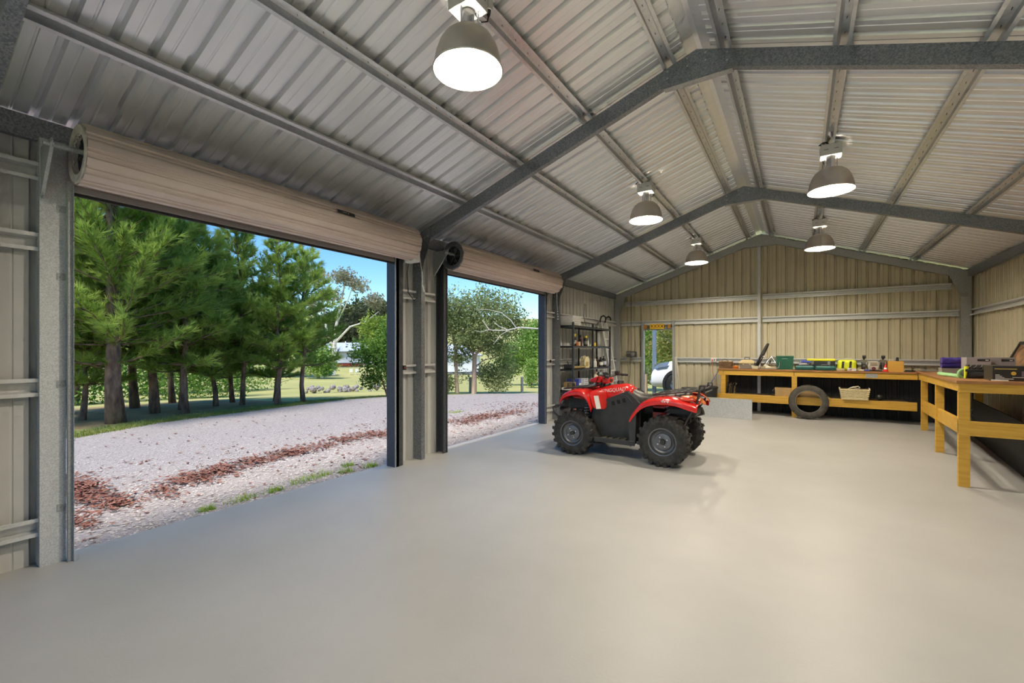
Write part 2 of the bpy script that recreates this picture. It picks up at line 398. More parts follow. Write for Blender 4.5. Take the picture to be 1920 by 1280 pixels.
# ---- roller doors
def roller_door(name, y0, y1, dr0, dr1, label, endcap):
    r = thing(name, (-4.15, (y0+y1)/2, 0), label=label, cat='roller door', kind='structure')
    cx, cz, R = -4.15, 2.842, .192
    prof = []
    nr = 11
    for i in range(nr):                      # ribbed slats rolled up around the drum
        for a, dr in ((.0, .016), (.22, .017), (.44, .016), (.48, .002), (.52, .0), (.66, .0), (.70, .009), (.80, .009), (.84, .0), (.96, .0)):
            ang = 2*PI*(i+a)/nr; prof.append(((R+dr)*math.cos(ang), (R+dr)*math.sin(ang)))
    d = MB(); d.sweep(prof, (cx, dr0, cz), (cx, dr1, cz), (1, 0, 0), (0, 0, 1), cap=False)
    roll = d.build('curtain_roll', M_door, r, smooth=30)
    e = MB()                                 # coil edges at the roll ends: spiral layers
    for ye, sgn in ((dr0, 1), (dr1, -1)):
        pts = []
        for i in range(3*40+1):
            ang = 2*PI*i/40; rr = .135+.052*i/120+.004*math.sin(ang*7); pts.append((cx+rr*math.cos(ang), ye+sgn*(.004+.010*math.sin(i*1.7)**2), cz+rr*math.sin(ang)))
        e.tube(pts, .0075, n=4)
        e.lathe([(R+.006, ye-sgn*.0), (R+.002, ye-sgn*.010), (.140, ye-sgn*.004), (.138, ye+sgn*.10)], n=40, o=(cx, 0, cz), axis='y')
    e.build('coil_edge', M_doorin if endcap == 'pale' else M_galvd, r)
    w = MB()                                 # drum wheels with spokes and the axle
    for ye, sgn in ((dr0, 1), (dr1, -1)):
        w.lathe([(.138, ye+sgn*.03), (.138, ye+sgn*.05), (.12, ye+sgn*.05), (.12, ye+sgn*.03)], n=24, o=(cx, 0, cz), axis='y')
        for i in range(6):
            a = i*PI/3; w.bar((cx+.02*math.cos(a), ye+sgn*.04, cz+.02*math.sin(a)), (cx+.13*math.cos(a), ye+sgn*.04, cz+.13*math.sin(a)), .018, .03, up=(0, 1, 0))
    w.build('drum_wheel', M_dark, r)
    a = MB(); a.cyl((cx, dr0-.17, cz+.02), (cx, dr1+.10, cz+.02), .017, n=10); a.build('axle', M_galv, r, smooth=True)
    # hanging curtain below the roll and the bottom rail
    pr = []; z = 2.90; i = 0
    while z > 2.66:
        pr += [(-4.372, z), (-4.372, z-.030), (-4.360, z-.036), (-4.360, z-.048), (-4.372, z-.054)]; z -= .06
    c = MB(); c.sweep(thick(pr, .003), (0, y0+.005, 0), (0, y1-.005, 0), (1, 0, 0), (0, 0, 1)); c.build('hanging_curtain', M_door, r)
    b = MB(); b.box(-4.40, -4.345, y0+.002, y1-.002, 2.625, 2.672); bo = b.build('bottom_rail', mat('door_rail', (.30, .29, .28), rough=.4, metal=.5), r, bevel=.004)
    s = MB(); s.box(-4.385, -4.36, y0+.002, y1-.002, 2.605, 2.625); s.build('weather_seal', M_rub, bo)
    # guides
    for yg, sg in ((y0, -1), (y1, 1)):
        g = MB(); g.sweep(thick([(0, -.03), (0, .0), (.024*sg, .0), (.024*sg, .035), (0, .035), (0, .06)], .003), (-4.385, yg, 0), (-4.385, yg, 2.70), (0, 1, 0), (1, 0, 0)); g.build('guide_track', M_galv if y0 < 2 else M_dark, r)
    # triangular brackets carrying the axle
    for yb, sg in ((dr0-.13, -1), (dr1+.06, 1)):
        k = MB(); k.prism([(-4.40, 2.55), (-4.40, 2.90), (-4.12, 2.90), (-4.12, 2.855), (-4.345, 2.62), (-4.36, 2.55)], yb-.003, yb+.003, 'xz')
        k.bar((-4.385, yb, 2.57), (-4.13, yb, 2.875), .018, .03); ko = k.build('axle_bracket', M_galv, r)
        q = MB(); q.tube([(cx-.02, yb, cz-.005), (cx-.022, yb, cz+.03), (cx, yb, cz+.045), (cx+.022, yb, cz+.03), (cx+.02, yb, cz-.005)], .005, n=6); q.build('saddle_clamp', M_bolt, ko)
    # dark maker's plate with script on the roll face
    ang = math.radians(22); ux, uz = math.cos(ang), math.sin(ang); ym = y0+(y1-y0)*.50+(.48 if y0 < 2 else .47)
    p = MB(); pc = Vector((cx+(R+.018)*ux, ym, cz+(R+.018)*uz)); tz = Vector((-uz, 0, ux))
    p.sweep([(-.11, -.019), (.11, -.019), (.11, .019), (-.11, .019)], pc, pc+Vector((ux, 0, uz))*.002, (0, 1, 0), tz); pl = p.build('name_plate', M_blk, r)
    p = MB(); p.sweep([(-.105, -.014), (-.102, -.014), (-.102, .014), (-.105, .014)], pc+Vector((ux, 0, uz))*.0021, pc+Vector((ux, 0, uz))*.0026, (0, 1, 0), tz)
    p.sweep([(-.035+.006*i, .0015*(-1)**i+(.003 if i % 2 else -.003)) for i in range(9)]+[(.013-.006*i, .004+.002*(-1)**i) for i in range(9)], pc+Vector((ux, 0, uz))*.0021, pc+Vector((ux, 0, uz))*.0026, (0, 1, 0), tz)
    p.sweep([(.033+.007*math.cos(i*PI/5), .007*math.sin(i*PI/5)) for i in range(10)], pc+Vector((ux, 0, uz))*.0021, pc+Vector((ux, 0, uz))*.0026, (0, 1, 0), tz)
    p.build('plate_marks', M_white, pl)
    return r
rd1 = roller_door('door_1', .956, 3.95, .938, 4.03, 'rolled up pinkish beige roller door nearest the camera, over the wide left opening', 'pale')
rd2 = roller_door('door_2', 4.94, 7.93, 4.85, 7.96, 'rolled up pinkish beige roller door over the farther opening, with dark coil end', 'dark')
# opener motor, cable and pull cord at the post between the doors
t = thing('door_opener', (-4.2, 4.10, 2.72), label='white door opener box at the inner end of the near roller door', cat='opener')
m = MB(); m.box(-4.27, -4.08, 4.045, 4.14, 2.62, 2.78); m.build('housing', M_white, t, bevel=.015)
m = MB(); m.tube([(-4.25, 4.1, 2.63), (-4.3, 4.12, 2.5), (-4.3, 4.14, 2.25), (-4.31, 4.25, 2.16), (-4.33, 4.33, 2.2), (-4.33, 4.36, 2.35)], .006, n=6); m.build('cable', M_blk, t)
m = MB(); m.tube([(-4.14, 4.12, 2.64), (-4.15, 4.2, 2.7), (-4.15, 4.24, 2.5), (-4.16, 4.26, 2.35)], .004, n=5); m.cyl((-4.16, 4.26, 2.35), (-4.17, 4.30, 2.27), .009, n=6); m.build('release_cord', M_white, t)
t = thing('pull_cord', (-4.15, 8.06, 2.6), label='white pull cord hanging at the far end of the second roller door', cat='cord')
m = MB(); m.tube([(-4.12, 8.02, 2.66), (-4.13, 8.05, 2.45), (-4.12, 8.06, 2.30)], .005, n=5); m.build('cord', M_white, t)
m = MB()
for i in range(4): m.sphere((-4.12-.004*(i % 2), 8.06+.006*i, 2.28-.05*i), .016, n=6, m=4)
m.build('knots', M_white, t)
for yy, zz, lb in ((4.09, 1.27, 'near'), (8.13, 1.27, 'far')):
    m = MB(); m.box(-4.336, -4.315, yy-.01, yy+.03, zz-.03, zz+.03); s = m.build('beam_sensor', M_blk); tag(s, 'small door sensor with a red eye on the %s' % ('dark jamb of the near roller door' if lb == 'near' else 'post beyond the second roller door'), 'sensor')
    m = MB(); m.cyl((-4.315, yy-.002, zz), (-4.310, yy-.002, zz), .010, n=8); m.build('lens', mat('red_lens', (.6, .03, .02), rough=.3), s)
# door 2 threshold strip and gutter slot
m = MB(); m.box(-4.56, -4.47, 4.95, 7.92, .001, .012); tag(m.build('trim_1', mat('pale_sill', (.72, .70, .68), rough=.6)), 'pale sill strip across the second doorway', 'sill', kind='structure')

# ---- personnel doorway in the end wall
d3 = thing('door_3', (-3.28, YE, 0), label='open doorway with galvanised frame in the far end wall', cat='doorway', kind='structure')
for x in (DX0-.055, DX1): j = MB(); j.box(x, x+.055, YE-.10, YE+.02, 0, 2.30); j.build('door_jamb', M_galv, d3)
j = MB(); j.box(DX0, DX1, YE-.09, YE+.02, DZT, DZT+.045); j.build('door_head', M_galvd, d3)
t = thing('wall_sign', (-3.29, YE-.085, 2.145), label='small yellow sign with four dark red letters X above the doorway', cat='sign')
Y_ = mat('sign_yellow', (.80, .52, .03), rough=.4)
m = MB(); m.box(-3.49, -3.105, YE-.108, YE-.095, 2.075, 2.215); m.build('board', Y_, t, bevel=.012)
text('lettering', 'XXXX', .135, mat('sign_red', (.16, .02, .015), rough=.5), t, (-.0, -.026, 0), (PI/2, 0, 0), ext=.002, xs=.95)
for x, nm in ((-3.615, 'left'), (-2.965, 'right')):
    m = MB(); m.box(x-.045, x+.045, YE-.10, YE-.092, 2.085, 2.20); o = m.build('reflector', mat('amber', (.42, .20, .04), rough=.35), None, bevel=.004)
    tag(o, 'small brown square plate above the doorway, %s of the yellow sign' % nm, 'plate')

# ---- high bay lamps hung under the purlins
M_dome = mat('dome_alloy', (.60, .56, .50), rough=.4, metal=.75)
M_domei = mat('dome_lining', (.86, .82, .74), rough=.35, metal=.2)
M_bulb = mat('lamp_tube', (1, .9, .7), emit=((1, .89, .71), LAMP))
def make_lamp():
    r = thing('high_bay_lamp', (0, 0, 0))
    b = MB(); b.box(-.105, .105, -.085, .085, .405, .535); bo = b.build('gear_box', M_white, r, bevel=.003)
    s = MB()
    for x in (-.05, .05): s.box(x-.022, x+.022, -.0865, -.085, .47, .475)
    for y in (-.04, .04): s.box(.105, .1065, y-.018, y+.018, .47, .475); s.box(-.1065, -.105, y-.018, y+.018, .47, .475)
    s.build('vent_slots', M_blk, bo)
    n = MB(); n.cyl((0, 0, .235), (0, 0, .405), .044, n=20); n.build('lamp_holder', M_chrome, r, smooth=True)
    for i in range(3):
        a = 2*PI*i/3+.5; q = MB(); q.cyl((.070*math.cos(a), .070*math.sin(a), .262), (.070*math.cos(a), .070*math.sin(a), .406), .006, n=8); q.build('spacer_post', M_chrome, r)
    pr = [(.061, .267), (.085, .2645), (.125, .25), (.165, .215), (.195, .165), (.217, .10), (.228, .04), (.233, .005), (.239, .0)]
    d = MB(); d.lathe(pr, n=48); dm = d.build('dome_shade', M_dome, r, smooth=True)
    d = MB(); d.lathe([(a-.003, z-.003) for a, z in pr[:-1]]+[(.232, 0.0)], n=48); d.build('dome_lining', M_domei, dm, smooth=True)
    d = MB(); d.lathe([(.239, .0), (.241, .004), (.239, .008), (.236, .004)], n=48); d.build('rim', M_white, dm, smooth=True)
    l = MB(); l.lathe([(.0, .06), (.03, .065), (.042, .09), (.042, .19), (.03, .24), (.02, .26)], n=16); l.build('lamp_tube', M_bulb, r, smooth=True)
    return r
lamp0 = make_lamp()
lamp_pos = [(XM-POFF[1]+.0, 2.38, 'large lit dome lamp nearest the camera, high at the top centre'), (XM-POFF[1], 6.55, 'lit dome lamp on the left slope in the middle bay'),
            (XM-POFF[1], 10.35, 'lit dome lamp on the left slope closest to the end wall'), (XM+POFF[1]+.03, 6.50, 'lit dome lamp on the right slope in the middle bay'),
            (XM+POFF[1]+.03, 10.1, 'lit dome lamp on the right slope closest to the end wall'), (XM+POFF[1]+.03, 2.38, 'lit dome lamp on the right slope above the camera, out of the picture')]
for i, (x, y, lb) in enumerate(lamp_pos):
    o = lamp0 if i == 0 else copy_tree(lamp0)
    o.location = (x, y, zr(x)-.538); tag(o, lb, 'lamp', 'dome lamps under the roof')
    sd = 1 if x < XM else -1
    t = thing('power_point', (x+sd*.075, y+.135, zr(x)-.02), label='white socket with black plug by the ' + lb.replace('lit dome ', '').replace(', high at the top centre', '').replace(', out of the picture', '').replace('in the middle bay', 'mid bay').replace('closest to the end wall', 'near end wall'), cat='socket', group='lamp sockets under the purlins')
    m = MB(); m.cyl((0, 0, .03), (0, 0, -.05), .032, .028, n=14); m.box(-.035, .035, -.03, .03, .02, .05); m.build('body', M_white, t, world=False, smooth=40)
    m = MB(); m.cyl((.0, 0, -.05), (.0, 0, -.085), .018, .012, n=10); pts = [(0, 0, -.085), (.005, -.02, -.14), (-.02*sd, -.06, -.16), (-.045*sd, -.09, -.12), (-.02*sd, -.10, -.10)]
    m.tube(pts, .005, n=6); m.build('plug_lead', M_blk, t, world=False)
    hk = MB(); hk.tube([(-.02, -.06, .535), (-.05, -.08, .56), (-.09, -.10, .55), (-.12, -.10, .53), (-.10, -.12, .52)], .006, n=6)
    h = hk.build('loose_lead', M_blk, o, world=False)
# ================================================================ OUTDOORS
HP = [(0, -.04), (14.5, -.04), (18, -.2), (28, -1.0), (50, -1.9), (75, -2.5), (105, -1.7), (140, 1), (200, 9), (320, 24)]
def hgt(x, y):
    r = math.hypot(x, y)
    for (a, b), (c, d) in zip(HP, HP[1:]):
        if r <= c: return b+(d-b)*(r-a)/(c-a)
    return HP[-1][1]
M_field = mat('field_grass', (.33, .33, .10), (.50, .45, .17), rough=.9, scale=.14, detail=7, bump=.3, bscale=3, lo=.3, hi=.7)
M_litter = mat('needle_litter', (.24, .17, .08), (.40, .29, .13), rough=.95, scale=1.2, detail=8, bump=.5, bscale=18)
M_verge = mat('verge_turf', (.15, .18, .045), (.27, .27, .09), rough=.95, scale=2.5, detail=8, bump=.5, bscale=30)
M_gravel = mat('gravel', (.245, .21, .20), (.50, .445, .425), rough=.95, scale=34, detail=10, bump=1., bscale=45, lo=.28, hi=.66)
M_stone = mat('loose_stone', (.40, .365, .35), (.62, .57, .545), rough=.9, scale=9, lo=.25, hi=.75)
M_leaf = mat('dry_leaf', (.13, .04, .03), (.36, .17, .12), rough=.8, scale=14, lo=.3, hi=.7)
M_bark = mat('pine_bark', (.11, .068, .048), (.34, .225, .155), rough=.95, scale=9, detail=8, bump=1., bscale=16, stretch=(1, 1, .35))
M_gumbark = mat('gum_bark', (.42, .28, .19), (.62, .48, .36), rough=.85, scale=4, bump=.4, bscale=10, stretch=(1, 1, .3))
M_palebark = mat('pale_bark', (.55, .50, .44), (.75, .70, .63), rough=.8, scale=3)
rings = [0, 5, 10, 14.5, 16, 18, 21, 24, 28, 34, 42, 50, 62, 75, 90, 105, 120, 140, 170, 200, 320]
g = MB(); NS = 120
rows = [[(r*math.cos(2*PI*j/NS), r*math.sin(2*PI*j/NS), hgt(r, 0)+(.12*math.sin(j*.9+r)*min(1, max(0, (r-22)/30)))) for j in range(NS)] for r in rings]
g.loft(rows, close=True)
tag(g.build('ground', M_field, smooth=True), 'grassy paddock falling away around the shed', 'ground', kind='structure')
BND = [(-14, -7.6), (-10, -8.4), (-3, -9.4), (0, -9.9), (2.3, -10.5), (3.8, -11.25), (6.2, -11.55), (8.6, -11.75), (10, -11.6), (11.5, -11.0), (13, -9.7), (14, -8.5), (15, -7.2), (16, -5.6)]
def bnd(y):
    for (a, b), (c, d) in zip(BND, BND[1:]):
        if y <= c: return b+(d-b)*(y-a)/(c-a)
    return BND[-1][1]
def strip(name, m, inner, outer, dz, y0, y1, step, nx, lab, cat):
    rows = []; y = y0; R = random.Random(3)
    while y <= y1+1e-6:
        a, b = outer(y), inner(y); rows.append([(a+(b-a)*i/nx, y, hgt(a+(b-a)*i/nx, y)+dz+(R.uniform(-.004, .004) if 0 < i < nx else 0)) for i in range(nx+1)]); y += step
    o = MB().loft(rows).build(name, m, smooth=True); return tag(o, lab, cat, kind='structure')
strip('driveway', M_gravel, lambda y: -4.46, lambda y: bnd(y)+.05*math.sin(y*5.1)+.04*math.sin(y*13), .026, -14, 16, .25, 24, 'pinkish grey gravel driveway beside the shed', 'driveway')
strip('grass_verge', M_verge, lambda y: bnd(y)+.15, lambda y: bnd(y)-1.0-.15*math.sin(y*1.3), .016, -14, 13, .5, 4, 'strip of short green grass along the gravel edge', 'verge')
strip('pine_litter', M_litter, lambda y: bnd(y)-.5, lambda y: bnd(y)-7.0, .008, -14, 7.6, .5, 10, 'brown needle litter under the pines', 'litter')
# blades, stones and leaves nobody could count
def blades(spots, n, hmin, hmax, w):
    mb = MB(); R = random.Random(5); v = []; f_ = []
    for (fx) in spots:
        for _ in range(n):
            x, y = fx(R); z = hgt(x, y)+.012; a = R.uniform(0, 2*PI); h = R.uniform(hmin, hmax); l = R.uniform(.2, .7)*h
            o = len(v); v += [(x-w*math.sin(a), y+w*math.cos(a), z), (x+w*math.sin(a), y-w*math.cos(a), z), (x+l*math.cos(a), y+l*math.sin(a), z+h)]; f_.append((o, o+1, o+2))
    mb.v = v; mb.f = f_; return mb
M_blade = foliage('grass_blade', (.16, .22, .04), (.34, .38, .09), scale=3)
def vs(R):
    y = R.uniform(-2, 12.5); return bnd(y)-abs(R.gauss(0, .38))+.12, y
tag(blades([vs], 16000, .025, .07, .006).build('verge_grass', M_blade), 'short green grass growing along the gravel edge', 'grass', kind='stuff')
M_tuft = foliage('grass_tuft', (.20, .36, .04), (.42, .55, .10), scale=5)
tufts = [(-4.66, 2.30, .16), (-4.68, 2.62, .10), (-4.72, 2.98, .26), (-4.75, 3.25, .22), (-4.66, 3.5, .12), (-4.62, 3.85, .14), (-4.66, 1.95, .08), (-7.0, 7.9, .35), (-6.9, 8.3, .25), (-4.9, 3.7, .1)]
tag(blades([lambda R, t=t: (t[0]-abs(R.gauss(0, t[2]*.5)), t[1]+R.gauss(0, t[2]*.45)) for t in tufts], 200, .02, .085, .004).build('threshold_weeds', M_tuft), 'green grass tufts growing along the slab edge at the doorway', 'grass', kind='stuff')
def scatter(fn, n, size, kind, seed):
    R = random.Random(seed); v = []; f_ = []
    for _ in range(n):
        x, y, zz = fn(R); s = R.uniform(*size); z = hgt(x, y)+.028+zz; a = R.uniform(0, 2*PI); ca, sa = math.cos(a), math.sin(a); o = len(v)
        if kind == 'stone':
            q, h = s*R.uniform(.6, 1), s*R.uniform(.4, .8)
            v += [(x+s*ca, y+s*sa, z+h*.2), (x-q*sa, y+q*ca, z+h*.1), (x-s*ca, y-s*sa, z+h*.25), (x+q*sa, y-q*ca, z+h*.15), (x+.2*s*ca, y+.2*s*sa, z+h), (x, y, z-h*.3)]
            f_ += [(o, o+1, o+4), (o+1, o+2, o+4), (o+2, o+3, o+4), (o+3, o, o+4), (o+1, o, o+5), (o+2, o+1, o+5), (o+3, o+2, o+5), (o, o+3, o+5)]
        else:
            w = s*R.uniform(.28, .42); c = R.uniform(.15, .5)*s; tl = R.uniform(-.25, .25)*s
            v += [(x-s*ca, y-s*sa, z+c+.004), (x-w*sa, y+w*ca, z+max(tl, 0)+.006), (x+w*sa, y-w*ca, z+max(-tl, 0)+.006), (x+s*ca, y+s*sa, z+c*.7+.004), (x, y, z+.004)]
            f_ += [(o, o+1, o+4), (o, o+4, o+2), (o+3, o+4, o+1), (o+3, o+2, o+4)]
    mb = MB(); mb.v = v; mb.f = f_; return mb
def st(R):
    while True:
        y = R.uniform(.3, 9); x = -4.56-abs(R.gauss(0, 1.6))
        if x > bnd(y)+.3: return x, y, 0
tag(scatter(st, 9000, (.006, .022), 'stone', 11).build('loose_gravel', M_stone), 'loose stones strewn over the gravel near the shed', 'gravel', kind='stuff')
LP = [((-6.55, 1.45), .42, .17, 900, .05), ((-5.35, 1.22), .16, .10, 100, .02), ((-5.65, 1.55), .18, .14, 170, .02), ((-5.65, 1.95), .20, .13, 90, .02), ((-5.95, 2.3), .16, .22, 260, .03), ((-6.1, 2.7), .18, .25, 300, .03), ((-6.2, 3.2), .16, .22, 190, .02),
      ((-6.25, 3.7), .14, .26, 340, .03), ((-6.3, 4.25), .16, .24, 150, .02), ((-6.45, 4.8), .16, .30, 260, .03), ((-6.25, 5.35), .2, .3, 300, .03), ((-6.1, 6.2), .3, .4, 150, .01), ((-5.95, 7.2), .2, .35, 200, .02), ((-5.95, 8.0), .2, .5, 420, .03), ((-5.9, 9.0), .25, .5, 260, .02), ((-6.2, 10.4), .3, .7, 150, .01)]
tot = sum(p[3] for p in LP)
def lf(R):
    k = R.uniform(0, tot+900)
    for (c, sx, sy, n, h) in LP:
        if k < n: return c[0]+R.gauss(0, sx), c[1]+R.gauss(0, sy*.62), R.uniform(0, h)
        k -= n
    while True:
        x, y = R.uniform(-10.5, -4.6), R.uniform(.4, 11)
        if x < -7.5 and R.random() < .75: continue
        if x > bnd(y)+.2: return x, y, 0
tag(scatter(lf, tot+900, (.022, .05), 'leaf', 12).build('leaf_litter', M_leaf), 'drifts of curled red brown leaves on the gravel', 'leaves', kind='stuff')

# ---- trees
def branch_pts(p, d, L, n, R, droop=0, wob=.12):
    P = [Vector(p)]; d = Vector(d).normalized()
    for i in range(n):
        d = (d+Vector((R.gauss(0, wob), R.gauss(0, wob), R.gauss(0, wob*.6)+droop))).normalized(); P.append(P[-1]+d*(L/n))
    return P
def pine_meshes(seed, H, r0, cb, spread, fork=False, dens=1.0, lean=(0, 0)):
    R = random.Random(seed); wood = MB(); fol = MB(); v = []; f_ = []
    def tuft(p, d, s):
        d = Vector(d).normalized(); a = d.orthogonal().normalized(); b = d.cross(a)
        for _ in range(15):
            t = R.uniform(0, 2*PI); o = R.uniform(.2, .75); q = (d+(a*math.cos(t)+b*math.sin(t))*o).normalized()
            L = s*R.uniform(.7, 1.15); st_ = p+d*R.uniform(-.10, .06)*s*6*.3; sd = q.cross(Vector((R.gauss(0, 1), R.gauss(0, 1), R.gauss(0, 1)))).normalized()*.0065
            k = len(v); v.extend([tuple(st_-sd), tuple(st_+sd), tuple(st_+q*L+Vector((0, 0, -.12*L)))]); f_.append((k, k+1, k+2))
    stems = []
    n = 9; base = [Vector((lean[0]*(i/n)**1.2*H+.04*math.sin(i*1.3+seed), lean[1]*(i/n)*H+.04*math.cos(i*1.7+seed), H*i/n)) for i in range(n+1)]
    base[0].z = -.15
    rad = [r0*(1.25 if i == 0 else 1)*(1-.93*(i/n)**.9)+.008 for i in range(n+1)]
    wood.tube(base, rad, n=10); stems.append((base, H))
    if fork:
        b2 = [base[2]+Vector((.02+.06*i, -.02-.03*i, (H*.9-base[2].z)*i/6)) for i in range(7)]; wood.tube(b2, [r0*.7*(1-.9*i/6)+.008 for i in range(7)], n=8); stems.append((b2, H*.9))
    for pts, top in stems:
        z = cb
        while z < top-.15:
            # point on stem
            for p, q in zip(pts, pts[1:]):
                if p.z <= z <= q.z: c = p+(q-p)*((z-p.z)/(q.z-p.z)); break
            else: c = pts[-1].copy()
            fr = (z-cb)/(top-cb); L0 = spread*(1-fr)**.75*(.55+.45*min(1, fr*4+.35))+.22
            nb = R.randint(4, 6); a0 = R.uniform(0, 2*PI)
            for i in range(nb):
                a = a0+2*PI*i/nb+R.gauss(0, .25); up = .12+.75*fr+R.gauss(0, .12); L = L0*R.uniform(.7, 1.15)
                bp = branch_pts(c, (math.cos(a), math.sin(a), up), L, 5, R, droop=.05)
                wood.tube(bp, [.018*(1-fr*.6)*(1-.8*j/5)+.003 for j in range(6)], n=4)
                for j in range(1, 6):
                    ns = max(1, int((1.5+1.6*j*(L/1.2))*dens))
                    for _ in range(ns):
                        p = bp[j]+(bp[j-1]-bp[j])*R.random(); d = (bp[j]-bp[j-1]).normalized()+Vector((R.gauss(0, .5), R.gauss(0, .5), R.gauss(.55, .35)))
                        ln = R.uniform(.08, .34)*min(1, L); e = p+d.normalized()*ln
                        tuft(e, d, R.uniform(.17, .25)); tuft(p+d.normalized()*ln*.5, d, R.uniform(.14, .20))
            z += R.uniform(.24, .40)
        tuft(pts[-1], (0, 0, 1), .2); tuft(pts[-1]-Vector((0, 0, .2)), (0, 0, 1), .2)
    # dead twigs low on the trunk
    for _ in range(9):
        z = R.uniform(cb*.6, cb+.5); a = R.uniform(0, 2*PI); bp = branch_pts((0, 0, z), (math.cos(a), math.sin(a), .25), R.uniform(.5, 1.2), 4, R, wob=.2); wood.tube(bp, [.009, .007, .005, .004, .002], n=4)
    fol.v = v; fol.f = f_
    return wood, fol
M_pineA = foliage('pine_needles', (.23, .36, .06), (.52, .65, .16), scale=1.1, transl=.5)
M_pineB = foliage('pine_needles_soft', (.10, .19, .03), (.30, .42, .10), scale=1.2, transl=.4)
pm = {}
for key, args in {'big': (1, 7.6, .15, 1.25, 1.9, True, .9), 'mid': (2, 5.6, .085, 1.2, 1.25, False, 1.0), 'midb': (3, 5.2, .08, .95, 1.3, False, 1.0), 'small': (4, 4.6, .06, 1.05, 1.05, False, 1.0), 'young': (5, 3.4, .05, .75, .95, False, 1.0), 'lean': (6, 5.4, .06, 1.25, 1.0, False, 1.0, (-.10, .02))}.items():
    w, fo = pine_meshes(*args); pm[key] = (w.mesh('trunk', M_bark), fo.mesh('needles', M_pineA))
    for p in pm[key][0].polygons: p.use_smooth = True
    print(key, len(fo.f))
pines = [('big', -12.07, 3.29, 0, 1.0, 'big pine with thick forked scaly trunk at the left of the wide doorway'),
         ('young', -13.1, 3.05, 1, 1.05, 'young pine with thin trunk left of the big forked pine'),
         ('mid', -13.2, 4.31, 2, 1.12, 'pine with a dark straight trunk, next right of the big forked pine'),
         ('small', -12.5, 4.72, 3, 1.15, 'slim pine with a pale grey trunk close to the gravel'),
         ('midb', -13.35, 4.98, 4, 1.08, 'dark pine right behind the slim pale trunked pine'),
         ('young', -13.4, 5.75, 5, 1.15, 'bushy young pine between the pale trunked pine and the leaning pine'),
         ('lean', -13.0, 6.32, 2.6, .96, 'pine with a slender leaning trunk'),
         ('midb', -14.6, 6.75, 2.0, .80, 'short pine standing behind the leaning pine'),
         ('mid', -12.2, 6.86, 5.2, .84, 'pine with a straight trunk and pointed crown near the middle of the wide doorway'),
         ('young', -13.6, 7.55, .7, 1.0, 'young pine with bare pale lower branches near the gravel bend'),
         ('small', -12.25, 7.62, 2.2, 1.02, 'last pine of the row, nearest the house'),
         ('big', -15.3, 3.2, 2.4, .88, 'tall pine in the back row behind the big forked pine'),
         ('mid', -15.4, 4.6, 1.1, 1.15, 'tall pine in the back row behind the dark trunked pine'),
         ('midb', -14.6, 2.2, 3.3, 1.2, 'pine at the far left edge behind the galvanised jamb'),
         ('mid', -13.0, 1.6, 4.2, 1.2, 'pine mostly hidden by the galvanised door jamb'),
         ('midb', -16.8, 6.0, 1.4, 1.05, 'pine in the back row behind the bushy young pine')]
for key, x, y, rz, s, lb in pines:
    r = thing('pine_tree', (x, y, hgt(x, y)), rz, lb, 'tree', 'pines beyond the driveway'); r.scale = (s, s, s)
    place('trunk', pm[key][0], r); place('needles', pm[key][1], r)
def leafy(name, loc, stems, blobs, n, size, fm, bm, label, group=None, seed=1, cat='tree', aspect=.4):
    R = random.Random(seed); r = thing(name, (loc[0], loc[1], loc[2] if len(loc) > 2 else hgt(*loc)), 0, label, cat, group)
    if stems:
        w = MB()
        for pts, ra, rb in stems: w.tube(pts, [ra+(rb-ra)*i/(len(pts)-1) for i in range(len(pts))], n=8)
        w.build('trunk', bm, r, smooth=True, world=False)
    v = []; f_ = []; vol = [b[1][0]*b[1][1]*b[1][2] if isinstance(b[1], tuple) else b[1]**3 for b in blobs]
    for b, q in zip(blobs, vol):
        c = b[0]; rr = b[1] if isinstance(b[1], tuple) else (b[1],)*3
        for _ in range(int(n*(q**.8)/sum(x**.8 for x in vol))):
            d = Vector((R.gauss(0, 1), R.gauss(0, 1), R.gauss(0, 1))).normalized(); k = R.random()**.45
            k *= 1+.18*math.sin(d.x*7+seed)*math.sin(d.y*6)*math.sin(d.z*8+1)*2
            p = Vector((c[0]+d.x*rr[0]*k, c[1]+d.y*rr[1]*k, c[2]+d.z*rr[2]*k))
            t = Vector((R.gauss(0, 1), R.gauss(0, 1), R.gauss(-.4, .6))).normalized(); u = t.orthogonal().normalized(); u = (u*math.cos(R.uniform(0, 6))+t.cross(u)*math.sin(R.uniform(0, 6))).normalized()
            s = size*R.uniform(.6, 1.3); o = len(v)
            v += [tuple(p-t*s), tuple(p+u*s*aspect), tuple(p+t*s), tuple(p-u*s*aspect)]; f_.append((o, o+1, o+2, o+3))
    m_ = MB(); m_.v = v; m_.f = f_; m_.build('foliage', fm, r, world=False); return r
F_shrub = foliage('shrub_leaf', (.055, .14, .02), (.20, .36, .06), scale=1.1)
F_lime = foliage('lime_leaf', (.26, .36, .06), (.52, .60, .16), scale=.25)
F_lime2 = foliage('paddock_leaf', (.16, .30, .05), (.40, .55, .14), scale=.35)
F_gum = foliage('gum_leaf', (.15, .20, .065), (.40, .45, .18), scale=.9)
F_olive = foliage('olive_leaf', (.10, .12, .04), (.24, .25, .10), scale=.1)
F_dark = foliage('shade_leaf', (.05, .06, .03), (.13, .14, .07), scale=.15)
F_grey = foliage('dry_gum_leaf', (.26, .25, .16), (.44, .42, .29), scale=.2)
